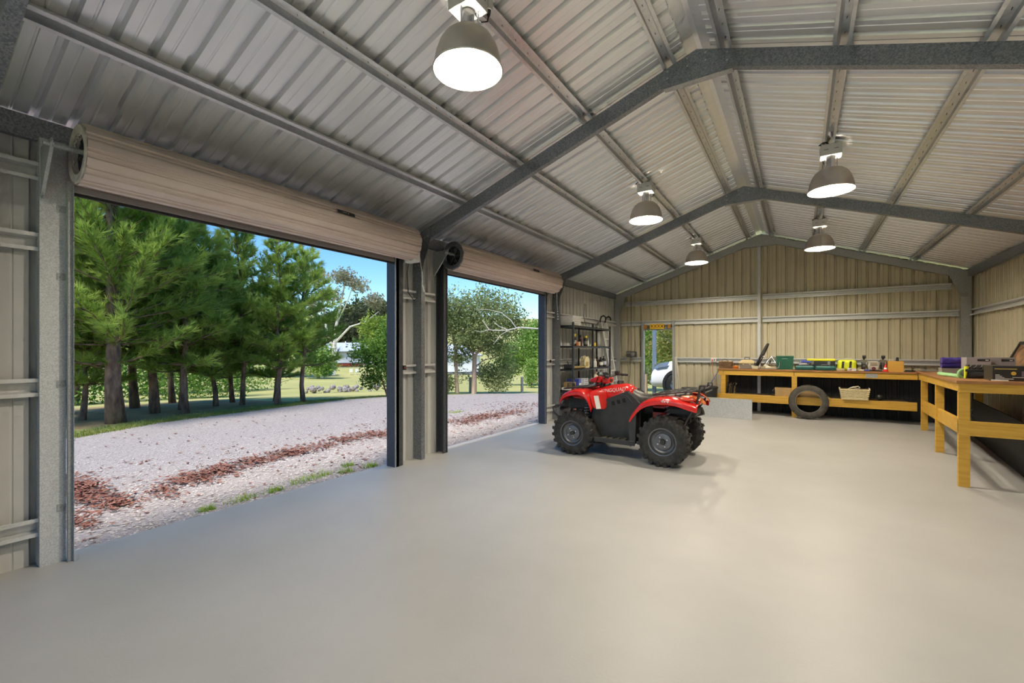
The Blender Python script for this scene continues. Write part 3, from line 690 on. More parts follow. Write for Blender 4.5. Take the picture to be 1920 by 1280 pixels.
leafy('garden_shrub', (-11.55, 10.15), [([(0, 0, -.1), (.02, .02, .8), (.1, .1, 2.2)], .035, .01), ([(0, 0, .1), (-.2, -.15, .9), (-.4, -.3, 2.0)], .03, .01), ([(0, 0, .1), (.25, .2, .9), (.5, .35, 1.8)], .03, .01)],
      [((0, 0, 1.25), (.75, .75, .9)), ((.1, .1, 2.1), (.5, .5, .6)), ((-.55, -.45, 1.5), .55), ((.55, .5, 1.5), .65), ((-.4, -.3, .65), .42), ((.5, .4, .7), .5)], 9000, .055, F_shrub, M_bark, 'tall dense green shrub at the gravel edge beside the dark post', seed=3)
leafy('light_tree', (-29.2, 26.2, hgt(-29.2, 26.2)), [([(0, 0, 0), (.1, 0, 2), (.4, .2, 4), (.9, .6, 6)], .13, .05), ([(.05, 0, 1.5), (-.5, -.3, 3.5), (-1, -.8, 5.6)], .1, .04), ([(.1, 0, 2), (.8, .5, 3.6), (1.6, 1.1, 4.6)], .07, .03)],
      [((0, 0, 3.4), (2.4, 2.4, 1.5)), ((.8, .5, 5.2), (1.8, 1.8, 1.3)), ((-1.2, -1, 4.8), 1.3), ((1.8, 1.4, 4.0), 1.4), ((.9, .6, 6.4), 1.0)], 9000, .16, F_lime, M_palebark, 'airy yellow green tree above the dense shrub', seed=4)
leafy('tall_gum', (-75, 52.8, hgt(-75, 52.8)), [([(0, 0, 0), (.2, .1, 4), (.4, .3, 8), (1.2, .9, 13), (1.8, 1.4, 17)], .45, .10), ([(.2, .1, 3), (-1.0, -.7, 7), (-1.6, -1.1, 12), (-2.8, -2, 17)], .3, .08), ([(.3, .2, 5), (2.6, 1.8, 8), (5, 3.6, 9), (7, 5, 11)], .25, .06), ([(0, 0, 1), (-1.6, -1.1, 4), (-3.4, -2.4, 8)], .22, .06), ([(.6, .5, 9), (2.2, 1.6, 13), (3.0, 2.2, 16)], .15, .05)],
      [((1.5, 1.1, 17.5), (2.6, 2.6, 1.8)), ((-2.6, -1.8, 17.5), (2.4, 2.4, 1.8)), ((-4.6, -3.2, 19), (1.8, 1.8, 1.4)), ((3.8, 2.8, 16), (2.2, 2.2, 1.6)), ((6.2, 4.4, 13), (2.0, 2.0, 1.8)), ((-.5, -.4, 14), (2.5, 2.5, 1.5)), ((-3, -2.2, 12), 2)], 3600, .34, F_grey, M_palebark, 'tall sparse gum with pale bare trunks behind the distant house', seed=5)
leafy('shade_tree', (-98, 75, hgt(-98, 75)), [([(0, 0, 0), (0, 0, 8)], .5, .3)], [((0, 0, 5.5), (8, 8, 5.5)), ((4, 3, 10), (5, 5, 4.5)), ((-4, -3, 8), (5, 5, 4))], 11000, .5, F_dark, M_bark, 'broad dark tree behind the distant house', seed=6)
leafy('olive_tree', (-106, 84, hgt(-106, 84)), [([(0, 0, 0), (0, 0, 8)], .5, .3)], [((0, 0, 9.5), (8, 8, 6)), ((4, 3, 12), (5, 5, 4))], 6000, .6, F_olive, M_bark, 'olive green tree rising behind the broad dark tree', seed=16)
leafy('bright_tree', (-53.8, 35.6, hgt(-53.8, 35.6)), [([(0, 0, 0), (0, 0, 3)], .2, .1)], [((0, 0, 2.8), (2.2, 2.2, 2.6)), ((-1.5, -1, 5), 2.2), ((.8, .6, 1.6), (1.6, 1.6, 1.4))], 6500, .2, F_lime2, M_bark, 'bright leafy tree to the left of the distant house', seed=7)
leafy('hill_tree', (-66, 33, hgt(-66, 33)), [([(0, 0, 0), (0, 0, 6)], .4, .2)], [((0, 0, 8), (5, 5, 5)), ((-4, -2.2, 10), (4, 4, 4.5)), ((4.5, 3, 6), (4, 4, 4))], 8000, .36, F_lime, M_palebark, 'large pale green tree behind the row of pines', seed=8)
leafy('hedge_tree', (-27, 6, hgt(-27, 6)), [([(0, 0, 0), (0, 0, 3)], .2, .1)], [((0, 0, 1.6), (2.2, 3.6, 2.6)), ((1, 4.5, 1.4), (2, 2.6, 2.4)), ((-.5, -4, 1.8), (2.2, 3, 3))], 17000, .10, F_shrub, M_bark, 'dark leafy thicket behind the left pines', seed=9)
leafy('hedge_tree', (-33, 15, hgt(-33, 15)), [([(0, 0, 0), (0, 0, 3)], .2, .1)], [((0, 0, 1.6), (2.2, 3.6, 2.8)), ((-1, -4, 2.0), (2.4, 3, 3.2))], 13000, .11, F_lime2, M_bark, 'lighter leafy thicket behind the middle pines', seed=19)
# through the second doorway
leafy('gum_tree', (-10.6, 12.65), [([(0, 0, -.1), (-.05, .0, .9), (-.10, .0, 1.7), (-.3, -.1, 3)], .075, .04), ([(-.05, 0, .35), (-.5, -.3, .7), (-.9, -.5, 1.2)], .03, .012)],
      [((-.3, -.2, 2.5), (.9, .9, .7)), ((-.5, -.4, 3.3), (1.0, 1.0, .8)), ((.2, .2, 3.0), .8), ((-.8, -.5, .9), .42), ((.1, .15, .7), .35), ((-.9, -.6, 2.0), (.9, .9, .6)), ((-.5, -.4, 1.45), (.7, .7, .45)), ((-1.2, -.8, 2.9), (1.0, 1.0, .8))], 8500, .052, F_gum, M_gumbark, 'leaning brown trunked gum at the left of the second doorway', seed=10)
leafy('gum_tree', (-10.1, 13.0), [([(0, 0, -.1), (.02, 0, .9), (.03, 0, 1.5)], .10, .075), ([(.03, 0, 1.4), (-.3, -.2, 2.0), (-.5, -.4, 3.0)], .05, .03), ([(.03, 0, 1.4), (.35, .25, 1.9), (.6, .4, 2.8)], .05, .03), ([(.02, 0, 1.0), (.3, .2, 1.25), (.7, .5, 1.4)], .03, .012)],
      [((.2, .1, 2.35), (1.1, 1.1, .7)), ((.4, .3, 3.2), (1.2, 1.2, .8)), ((-.6, -.4, 2.9), (.8, .8, .7)), ((1.1, .8, 2.7), (.7, .7, .7)), ((.7, .6, 1.7), (.75, .75, .5)), ((0, 0, 1.9), (.9, .9, .4)), ((-.35, -.3, 1.45), (.5, .5, .35))], 13500, .058, F_gum, M_gumbark, 'straight brown trunked gum in the middle of the second doorway', seed=11)
leafy('bush', (-10.95, 12.35), [([(0, 0, -.1), (.1, .05, .5)], .025, .01)], [((0, 0, .45), (.42, .42, .40)), ((-.3, -.3, .7), .34)], 1800, .05, F_gum, M_gumbark, 'scrubby bush at the left edge of the second doorway', seed=22, cat='bush')
leafy('bush', (-9.55, 13.7), [([(0, 0, -.1), (.1, .05, .7)], .025, .01)], [((0, 0, .55), (.62, .62, .55)), ((.25, .2, 1.0), (.5, .5, .5)), ((-.3, -.3, .8), .45)], 3600, .05, F_olive if False else F_gum, M_gumbark, 'rounded green bush beside the straight gum', seed=12, cat='bush')
leafy('paddock_tree', (-17.6, 29.6), [([(0, 0, 0), (0, 0, 2)], .18, .1)], [((0, 0, 2.6), (2.0, 2.0, 2.0)), ((.4, .8, 4.2), (1.5, 1.5, 1.2)), ((-1.2, -.8, 2), 1.3), ((1.8, 1.2, 3), 1.7)], 9000, .13, F_lime2, M_palebark, 'bright green tree across the paddock, right of the second doorway', seed=13)
leafy('sapling', (-15.2, 25.9), [([(0, 0, 0), (0, 0, .8)], .04, .02)], [((0, 0, .9), (.55, .55, .85)), ((0, 0, 1.7), .35)], 1600, .08, F_lime2, M_bark, 'small bright sapling in the paddock before the bright tree', seed=14)
leafy('far_thicket', (-22, 78, hgt(-22, 78)), [([(0, 0, 0), (0, 0, 3)], .3, .2)], [((0, 0, 3.6), (6, 5, 3.6)), ((8, 5, 4.4), (6, 5, 4.4)), ((-7, -5, 4), (6, 5, 3.6))], 8000, .34, F_dark if False else F_shrub, M_bark, 'dark green thicket at the back of the paddock', seed=15)
b = thing('bare_limb', (-6.2, 12.9, -.05), label='bare white branch reaching across the second doorway from the right', cat='branch')
R_ = random.Random(2)
m = MB(); m.tube([(-6.56, 12.43, 2.14), (-6.91, 12.21, 2.17), (-7.4, 11.89, 2.21), (-7.68, 11.7, 2.14), (-7.9, 11.57, 1.99)], [.03, .026, .022, .018, .006], n=6); m.build('main_limb', M_palebark, b)
for pts in ([(-7.5, 11.82, 2.19), (-7.64, 11.73, 2.44), (-7.9, 11.57, 2.68), (-8.25, 11.34, 2.78), (-8.56, 11.14, 2.76)], [(-7.73, 11.68, 2.14), (-7.95, 11.53, 2.24), (-8.11, 11.43, 2.41)], [(-7.75, 11.66, 2.12), (-8.04, 11.47, 2.12), (-8.23, 11.35, 2.14), (-8.43, 11.22, 2.07), (-8.6, 11.11, 2.11)], [(-8.22, 11.36, 2.14), (-8.35, 11.27, 2.36), (-8.4, 11.24, 2.44)], [(-7.92, 11.55, 1.97), (-8.04, 11.47, 1.77), (-8.11, 11.43, 1.67)]):
    m = MB(); m.tube(pts, [.016-.011*i/(len(pts)-1) for i in range(len(pts))], n=5); m.build('twig', M_palebark, b)
m = MB(); m.tube([(-6.56, 12.43, 2.14), (-6.35, 12.6, 2.0), (-6.2, 12.8, 1.1), (-6.2, 12.9, -.2)], [.03, .06, .08, .10], n=8); m.build('limb_base', M_palebark, b)
# fence posts, with wires
fp = [(-9.0, 14.6), (-10.7, 13.55)]
for i, (x, y) in enumerate(fp):
    m = MB(); z = hgt(x, y); m.cyl((x, y, z-.2), (x, y, z+.62), .055, n=8); m.build; o = m.build('fence_post', mat('grey_timber', (.33, .32, .28), (.48, .46, .41), rough=.9, scale=12, stretch=(1, 1, .1)), smooth=40)
    tag(o, ['weathered timber fence post in the sunny paddock gap', 'weathered timber fence post behind the straight gum'][i], 'fence post', 'paddock fence posts')
# ---- houses and garden far off
M_wb = mat('weatherboard', (.74, .75, .80), rough=.6); M_iron = mat('iron_roof', (.60, .64, .76), rough=.45, metal=.2); M_pane = mat('dark_pane', (.05, .06, .07), rough=.1); M_found = mat('stump_base', (.16, .15, .19), rough=.9)
def house(loc, ang, w, d, hw, label, wins, sub=.5):
    r = thing('house', (loc[0], loc[1], hgt(loc[0], loc[1])), ang, label, 'house'); B = lambda *a: MB().box(*a)
    B(-w/2, w/2, 0, d, 0, sub).build('base', M_found, r, world=False); B(-w/2-.03, w/2+.03, -.03, d, sub, sub+hw).build('wall', M_wb, r, world=False)
    m = MB(); e = .45; z0 = sub+hw-.05; m.add([(-w/2-e, -e, z0), (w/2+e, -e, z0), (w/2+e, d+e, z0), (-w/2-e, d+e, z0), (-w/2+d/2, d/2, z0+d*.28), (w/2-d/2, d/2, z0+d*.28)], [(0, 1, 5, 4), (1, 2, 5), (2, 3, 4, 5), (3, 0, 4), (0, 3, 2, 1)]); ro = m.build('roof', M_iron, r, world=False)
    B(-w/2-e, w/2+e, -e-.1, -e, z0-.12, z0+.02).build('gutter', M_found, ro, world=False)
    MB().cyl((w*.05, d*.35, z0+d*.15), (w*.05, d*.35, z0+d*.28+.3), .12, n=8).build('flue', M_wb, ro, world=False)
    for x in wins:
        f_ = B(x-.75, x+.75, -.08, -.03, sub+.75, sub+2.15).build('window', M_white, r, world=False)
        for i in range(2): B(x-.66+.68*i, x-.02+.68*i, -.10, -.07, sub+.83, sub+2.07).build('pane', M_pane, f_, world=False)
        g_ = MB()
        for i in range(2): g_.box(x-.36+.68*i, x-.32+.68*i, -.115, -.10, sub+.83, sub+2.07); 
        g_.box(x-.66, x+.66, -.115, -.10, sub+1.22, sub+1.26); g_.box(x-.66, x+.66, -.115, -.10, sub+1.64, sub+1.68); g_.build('glazing_bars', M_white, f_, world=False)
    return r
house((-83, 60.5), math.radians(53), 15, 7, 2.5, 'white weatherboard cottage with pale blue iron roof, far off through the wide doorway', (-4.6, -1.2, 2.6))
house((-45, 52), math.radians(40), 9, 6, 2.6, 'pale house glimpsed behind the gum trunks in the second doorway', (-2.2, 1.2))
r = thing('garden_shed', (-62.3, 43.1, hgt(-62.3, 43.1)), math.radians(53), 'small green shed with white side in the paddock below the cottage', 'shed')
MB().box(-1.0, .9, 0, 1.2, 0, 1.15).build('body', mat('shed_white', (.70, .72, .70), rough=.6), r, world=False)
MB().box(-.98, .4, -.04, .0, .05, 1.1).build('door', mat('shed_green', (.03, .22, .15), rough=.5), r, world=False); MB().box(-1.1, 1.0, -.15, 1.35, 1.15, 1.22).build('roof', mat('shed_roof', (.62, .66, .62), rough=.5), r, world=False)
for i, (dx, lb) in enumerate(((0, 'white garden chair on the paddock slope, the left one'), (.9, 'white garden chair on the paddock slope, the right one'))):
    x, y = -61+dx*.6, 46.2+dx*.8; t = thing('garden_chair', (x, y, hgt(x, y)), .9, lb, 'chair', 'white garden chairs')
    MB().box(-.25, .25, -.25, .25, .40, .44).build('seat', M_white, t, world=False); MB().box(-.25, .25, .22, .26, .44, .92).build('backrest', M_white, t, world=False)
    for sx in (-.22, .22):
        for sy in (-.22, .22): MB().box(sx-.025, sx+.025, sy-.025, sy+.025, 0, .40).build('leg', M_white, t, world=False)
rw = thing('rock_edge', (-22.8, 16.2, hgt(-22.8, 16.2)), .93, 'low pile of pale rocks edging the track beyond the pines', 'rocks')
rk = MB(); rk.sphere((0, 0, 0), .28, n=7, m=5, sc_=(1, .8, .7)); rkm = rk.mesh('rock', mat('pale_rock', (.22, .19, .18), (.40, .36, .34), rough=.9, scale=4))
for i in range(34): R_.random(); place('rock', rkm, rw, (R_.uniform(-1.6, 2.4), R_.gauss(0, .25), .06+R_.random()*.28), (R_.random()*3, R_.random()*3, R_.random()*6), (R_.uniform(.35, .8),)*3)
leafy('flowering_bed', (-78.5, 58.5, hgt(-78.5, 58.5)), None, [((0, 0, .3), (3.2, 3.2, .35))], 900, .16, mat('red_flowers', (.55, .06, .02), (.75, .2, .08), rough=.7, scale=2), M_bark, 'red flowering bed in front of the cottage', seed=21, cat='flowers')
# ---- beyond the end doorway: carport post, car, trees
pt = thing('carport_post', (-4.18, 15.4, 0), label='blue grey steel post standing outside the end doorway', cat='post')
MB().box(-4.235, -4.125, 15.35, 15.45, -.05, 3.0).build('shaft', mat('blue_grey_paint', (.20, .26, .36), rough=.5, metal=.3), pt); MB().box(-4.30, -4.06, 15.28, 15.52, -.045, -.03).build('base_plate', M_galv, pt)
MB().box(-6.4, 1.6, 15.33, 15.47, 3.0, 3.16).build('beam', M_galv, pt)
m = MB(); m.tube([(-4.22, 15.3, 2.5), (-4.0, 15.6, 2.1), (-3.75, 16.0, 1.75), (-3.3, 16.4, 1.45)], .012, n=5); tag(m.build('slack_cable', M_blk), 'slack black cable hanging from the steel post outside', 'cable')
m = MB(); m.box(-4.78, -4.70, 16.3, 16.42, -.1, .62); tag(m.build('timber_post', mat('raw_timber', (.42, .30, .18), rough=.8)), 'short timber post in the grass outside the end doorway', 'post')
leafy('doorway_tree', (-8.4, 27), [([(0, 0, 0), (.1, 0, 3)], .14, .08)], [((0, 0, 2.5), (2.2, 1.8, 1.6)), ((.6, .5, 3.8), (2.2, 1.8, 1.5)), ((-1.4, -.8, 3.4), 1.4), ((-.6, 0, 1.2), (1.2, 1.0, .8))], 8000, .12, F_lime2, M_bark, 'fresh green tree seen left of the steel post', seed=31)
leafy('doorway_tree', (-5.4, 25.5), [([(0, 0, 0), (.1, 0, 3)], .14, .08)], [((0, 0, 2.6), (2.0, 1.6, 1.7)), ((.8, .5, 3.9), (2.2, 1.8, 1.4)), ((1.6, .8, 2.2), 1.5)], 8000, .11, foliage('olive_gold_leaf', (.20, .20, .05), (.40, .38, .13), scale=.6), M_bark, 'olive gold tree seen right of the steel post', seed=32)
leafy('bush', (-5.6, 19.5), None, [((0, 0, .75), (.6, .5, .4)), ((.35, .2, .95), .35)], 1500, .07, F_gum, M_bark, 'low dark bush just outside the end doorway', seed=33, cat='bush')
# white car, nose to the left
M_car = mat('white_car_paint', (.86, .86, .86), rough=.4, coat=.15); M_glass = mat('car_glass', (.03, .035, .04), rough=.08)
car = thing('white_car', (-1.62, 16.0, -.04), 0, 'white car parked outside the end doorway, nose to the left', 'car')
sect = [(-2.42, .30, .62, .70), (-2.36, .22, .80, .80), (-2.15, .20, .94, .86), (-1.75, .20, 1.05, .89), (-1.30, .20, 1.12, .90), (-1.0, .20, 1.18, .90), (-.3, .20, 1.20, .91), (.8, .20, 1.20, .91), (1.7, .22, 1.18, .90), (2.1, .26, 1.12, .87), (2.25, .34, .95, .80)]
rows = []
for x, z0, z1, hw in sect: rows.append([(x, -hw*.96, z0), (x, -hw, z0+(z1-z0)*.35), (x, -hw*.985, z0+(z1-z0)*.72), (x, -hw*.86, z1-.03), (x, -hw*.5, z1+.02), (x, 0, z1+.035), (x, hw*.5, z1+.02), (x, hw*.86, z1-.03), (x, hw*.985, z0+(z1-z0)*.72), (x, hw, z0+(z1-z0)*.35), (x, hw*.96, z0)])
MB().loft(rows, close=True, caps=True).build('body', M_car, car, sub=2, world=False)
rows = []
for x, z1, hw in ((-1.05, 1.16, .80), (-.45, 1.62, .66), (.2, 1.72, .64), (1.2, 1.70, .64), (1.85, 1.55, .66), (2.15, 1.15, .78)): rows.append([(x, -hw-.06, 1.14), (x, -hw, (1.14+z1)/2+.02), (x, -hw*.9, z1-.02), (x, 0, z1+.02), (x, hw*.9, z1-.02), (x, hw, (1.14+z1)/2+.02), (x, hw+.06, 1.14)])
MB().loft(rows, close=True, caps=True).build('cabin', M_glass, car, sub=1, world=False)
rows = [[(x, -.60, z), (x, 0, z+.04), (x, .60, z)] for x, z in ((-.42, 1.64), (.2, 1.735), (1.2, 1.715), (1.85, 1.57))]
MB().loft(rows).build('roof_skin', M_car, car, solid=.02, world=False)
for x in (-1.55, 1.35):
    for s in (-1, 1):
        w = MB(); w.lathe([(.20, -.10), (.30, -.11), (.355, -.08), (.37, 0), (.355, .08), (.30, .11), (.20, .10)], n=28, o=(x, s*.81, .37), axis='y'); wo_ = w.build('tyre', M_rub, car, smooth=True, world=False)
        w = MB(); w.lathe([(.0, s*.04), (.06, s*.07), (.19, s*.06), (.215, s*.10)], n=20, o=(x, s*.81, .37), axis='y'); w.build('wheel_rim', M_chrome, wo_, smooth=True, world=False)
        w = MB(); w.lathe([(.435, s*.115), (.36, s*.117), (.36, -s*.10)], n=32, o=(x, s*.81, .38), axis='y'); w.build('wheel_arch', M_blk, car, world=False)
for s in (-1, 1):
    hl = MB(); hl.loft([[(-2.30, s*.66, .84), (-2.26, s*.70, .93)], [(-2.15, s*.835, .83), (-2.08, s*.82, .985)], [(-1.86, s*.886, .90), (-1.80, s*.85, 1.03)]]); hl.build('headlight', mat('headlamp_glass', (.30, .33, .36), rough=.1, metal=.5), car, solid=.03, world=False)
    hl = MB(); hl.cyl((-2.36, s*.62, .42), (-2.415, s*.60, .42), .06, n=12); hl.build('fog_lamp', M_chrome, car, world=False)
    hl = MB(); hl.sphere((-.75, s*1.0, 1.22), .11, sc_=(.7, 1, .8)); hl.build('wing_mirror', M_car, car, smooth=True, world=False)
MB().box(-2.44, -2.40, -.45, .45, .50, .66).build('grille', M_blk, car, world=False)
car.scale = (1.1, 1.1, 1.12)
# ================================================================ QUAD BIKE (front towards the doors)
M_red = mat('red_plastic', (.62, .012, .010), (.68, .016, .012), rough=.22, scale=3, coat=.5)
M_grey = mat('grey_rim', (.13, .13, .135), (.16, .16, .165), rough=.35, metal=.6, scale=10)
M_bkp = mat('quad_black', (.028, .027, .026), (.04, .038, .036), rough=.48, scale=12)
M_seat = mat('seat_vinyl', (.030, .029, .028), (.042, .04, .038), rough=.42, scale=20, bump=.05)
M_tyre = mat('quad_tyre', (.022, .021, .02), (.05, .047, .042), rough=.85, scale=14, bump=.15)
M_mech = mat('oily_metal', (.05, .05, .052), (.13, .13, .13), rough=.45, metal=.7, scale=14)
M_tail = mat('tail_lens', (.60, .05, .02), rough=.15, coat=.4); M_amb = mat('amber_panel', (.75, .17, .03), rough=.25, coat=.4); M_decal = mat('decal_white', (.80, .78, .72), rough=.5)
q = thing('quad_bike', (-2.12, 6.37, 0), PI, 'red four wheel quad bike with black racks parked on the floor', 'quad bike')
W = dict(world=False)
def quad_wheel(x, y, r, w, s):
    rs = .176; t = MB(); n = 36
    t.lathe([(rs-.005, -w*.42), (rs+.02, -w*.46), (r*.80, -w*.52), (r*.93, -w*.48), (r*.965, -w*.36), (r*.97, 0), (r*.965, w*.36), (r*.93, w*.48), (r*.80, w*.52), (rs+.02, w*.46), (rs-.005, w*.42)], n=n, o=(x, y, r), axis='y')
    to = t.build('tyre', M_tyre, q, smooth=60, **W)
    l = MB(); k = 20
    for i in range(k):
        for side, da in ((-1, 0), (1, .5), (0, .25)):
            a = 2*PI*(i+da)/k; c = Vector((x+math.cos(a)*r*.965, y+side*w*.30, r+math.sin(a)*r*.965)); er = Vector((math.cos(a), 0, math.sin(a))); et = Vector((-math.sin(a), 0, math.cos(a)))
            yw = w*.20 if side else w*.11; sk_ = Vector((0, side*.0, 0))+et*(.012*side)
            p = []
            for rr, sh in ((-.02, 1.12), (.020, .9)):
                for u_, v_ in ((-1, -1), (1, -1), (1, 1), (-1, 1)): p.append(c+er*rr*(.9 if side == 0 else 1)+et*(u_*.021*sh+.010*side*v_)+Vector((0, v_*yw*sh, 0)))
            l.add(p, [(0, 3, 2, 1), (4, 5, 6, 7), (0, 1, 5, 4), (1, 2, 6, 5), (2, 3, 7, 6), (3, 0, 4, 7)])
            if side:   # shoulder lug wrapping onto the sidewall
                p = []
                for rr in (.80, .985):
                    for u_, dy in ((-1, 0), (1, 0), (1, .016), (-1, .016)):
                        rad = r*rr; yy = y+side*(w*(.515 if rr < .9 else .44)+dy); p.append((x+rad*math.cos(a)+et.x*u_*.016, yy, r+rad*math.sin(a)+et.z*u_*.016))
                l.add(p, [(0, 3, 2, 1), (4, 5, 6, 7), (0, 1, 5, 4), (1, 2, 6, 5), (2, 3, 7, 6), (3, 0, 4, 7)])
    l.build('lugs', M_tyre, to, **W)
    m = MB(); yo = s*w*.42
    m.lathe([(rs+.006, yo), (rs+.004, yo+s*.008), (rs-.012, yo+s*.004), (rs-.018, yo-s*.03), (.135, yo-s*.05), (.115, yo-s*.052), (.105, yo-s*.025), (.09, yo-s*.02), (.04, yo-s*.02)], n=32, o=(x, y, r), axis='y')
    rm = m.build('wheel_rim', M_grey, q, smooth=40, **W)
    m = MB(); m.cyl((x, y+yo-s*.03, r), (x, y+yo+s*.004, r), .036, .032, n=16); m.build('hub_cap', M_bkp, rm, smooth=40, **W)
    m = MB()
    for i in range(4):
        a = PI/4+.3+i*PI/2; c = (x+.066*math.cos(a), y+yo-s*.022, r+.066*math.sin(a)); m.cyl(c, (c[0], c[1]+s*.018, c[2]), .010, n=6)
    m.build('wheel_nuts', M_chrome, rm, **W)
    m = MB(); m.lathe([(rs, -s*w*.4), (rs-.01, 0), (rs-.02, yo-s*.05)], n=24, o=(x, y, r), axis='y'); m.build('rim_barrel', M_grey, rm, **W)
for x, r, w in ((.64, .305, .20), (-.64, .32, .25)):
    for s in (-1, 1): quad_wheel(x, s*.445, r, w, s)
# frame, engine, axles, suspension
m = MB(); m.box(-.16, .28, -.17, .17, .30, .66); m.box(-.05, .15, -.20, .20, .36, .58); m.build('engine', M_mech, q, bevel=.03, **W)
for s in (-1, 1):
    m = MB(); m.tube([(.95, s*.14, .42), (.55, s*.15, .30), (-.5, s*.15, .30), (-.9, s*.14, .55), (-.9, s*.14, .72), (.2, s*.12, .78), (.75, s*.13, .70), (.95, s*.14, .42)], .016, n=6); m.build('frame_rail', M_bkp, q, smooth=True, **W)
    for z_, xs in ((.34, (.50, .78)), (.46, (.54, .74))):
        for x_ in xs: m = MB(); m.tube([(x_, s*.13, z_), (.64, s*.34, z_-.02)], .012, n=6); m.build('wishbone', M_bkp, q, **W)
    # front coil shock
    m = MB(); p0, p1 = Vector((.50, s*.20, .78)), Vector((.56, s*.30, .42)); d = (p1-p0); a = d.orthogonal().normalized(); b2 = d.normalized().cross(a)
    m.tube([p0+d*(i/90)+(a*math.cos(i*2*PI/10)+b2*math.sin(i*2*PI/10))*.036 for i in range(91)], .0065, n=5); sp = m.build('shock_spring', mat('spring_steel', (.45, .42, .50), rough=.3, metal=.7), q, smooth=True, **W)
    m = MB(); m.cyl(p0, p1, .018, n=8); m.build('damper', M_bkp, sp, smooth=True, **W)
    m = MB(); m.cyl((-.64, s*.10, .32), (-.64, s*.36, .32), .03, n=10); m.build('rear_axle', M_mech, q, smooth=True, **W)
    m = MB(); m.cyl((.64, s*.10, .32), (.64, s*.36, .305), .02, n=8); m.build('drive_shaft', M_mech, q, smooth=True, **W)
    m = MB(); p0, p1 = Vector((-.60, s*.18, .74)), Vector((-.68, s*.22, .42)); d = p1-p0; a = d.orthogonal().normalized(); b2 = d.normalized().cross(a)
    m.tube([p0+d*(i/70)+(a*math.cos(i*2*PI/10)+b2*math.sin(i*2*PI/10))*.036 for i in range(71)], .0065, n=5); m.build('shock_spring', MATS['spring_steel'], q, smooth=True, **W)
m = MB(); m.cyl((-.64, -.12, .32), (-.64, .12, .32), .085, n=14); m.box(-.70, -.45, -.06, .06, .28, .38); m.build('rear_differential', M_mech, q, smooth=40, **W)
m = MB(); m.cyl((.64, -.1, .32), (.64, .1, .32), .06, n=12); m.build('front_differential', M_mech, q, smooth=40, **W)
m = MB(); m.tube([(-.35, -.12, .50), (-.6, -.2, .52), (-.75, -.22, .58)], .025, n=8); m.cyl((-.72, -.22, .57), (-1.0, -.22, .66), .065, .055, n=14); m.build('exhaust', M_mech, q, smooth=40, **W)
# belly of the bodywork: dark inner mudguards closing the gap under the fenders
MB().box(-.98, -.28, -.20, .20, .62, .74).build('inner_guard', M_bkp, q, bevel=.03, **W); MB().box(.38, .88, -.16, .16, .60, .80).build('inner_guard', M_bkp, q, bevel=.03, **W)
m = MB(); m.box(-.62, -.42, .14, .20, .52, .78); m.build('inner_panel', M_red, q, bevel=.01, **W)
# fenders
def fender(name, path, y_in, y_out, s, drop, edge=.05, m_=None):
    rows = []
    for (x, z, k) in path:
        yi, yo = y_in, y_in+(y_out-y_in)*k
        rows.append([(x, s*yi, z-.005), (x, s*(yi+(yo-yi)*.35), z+.012), (x, s*(yi+(yo-yi)*.75), z+.008), (x, s*(yo-.015), z-.012), (x, s*yo, z-.035), (x, s*(yo-.003), z-drop)])
    mb = MB(); mb.loft(rows); return mb.build(name, m_ or M_red, q, sub=2, solid=.012, **W)
FF = [(.875, .735, .86), (.862, .80, .90), (.81, .866, .96), (.69, .912, 1), (.55, .93, 1), (.465, .90, 1), (.415, .84, .98), (.385, .74, .93), (.372, .66, .88)]
RF = [(-.175, .575, .92), (-.235, .655, .96), (-.32, .775, 1), (-.42, .842, 1), (-.55, .872, 1), (-.70, .882, 1), (-.82, .862, .97), (-.92, .825, .90), (-1.0, .80, .84), (-1.04, .785, .80)]
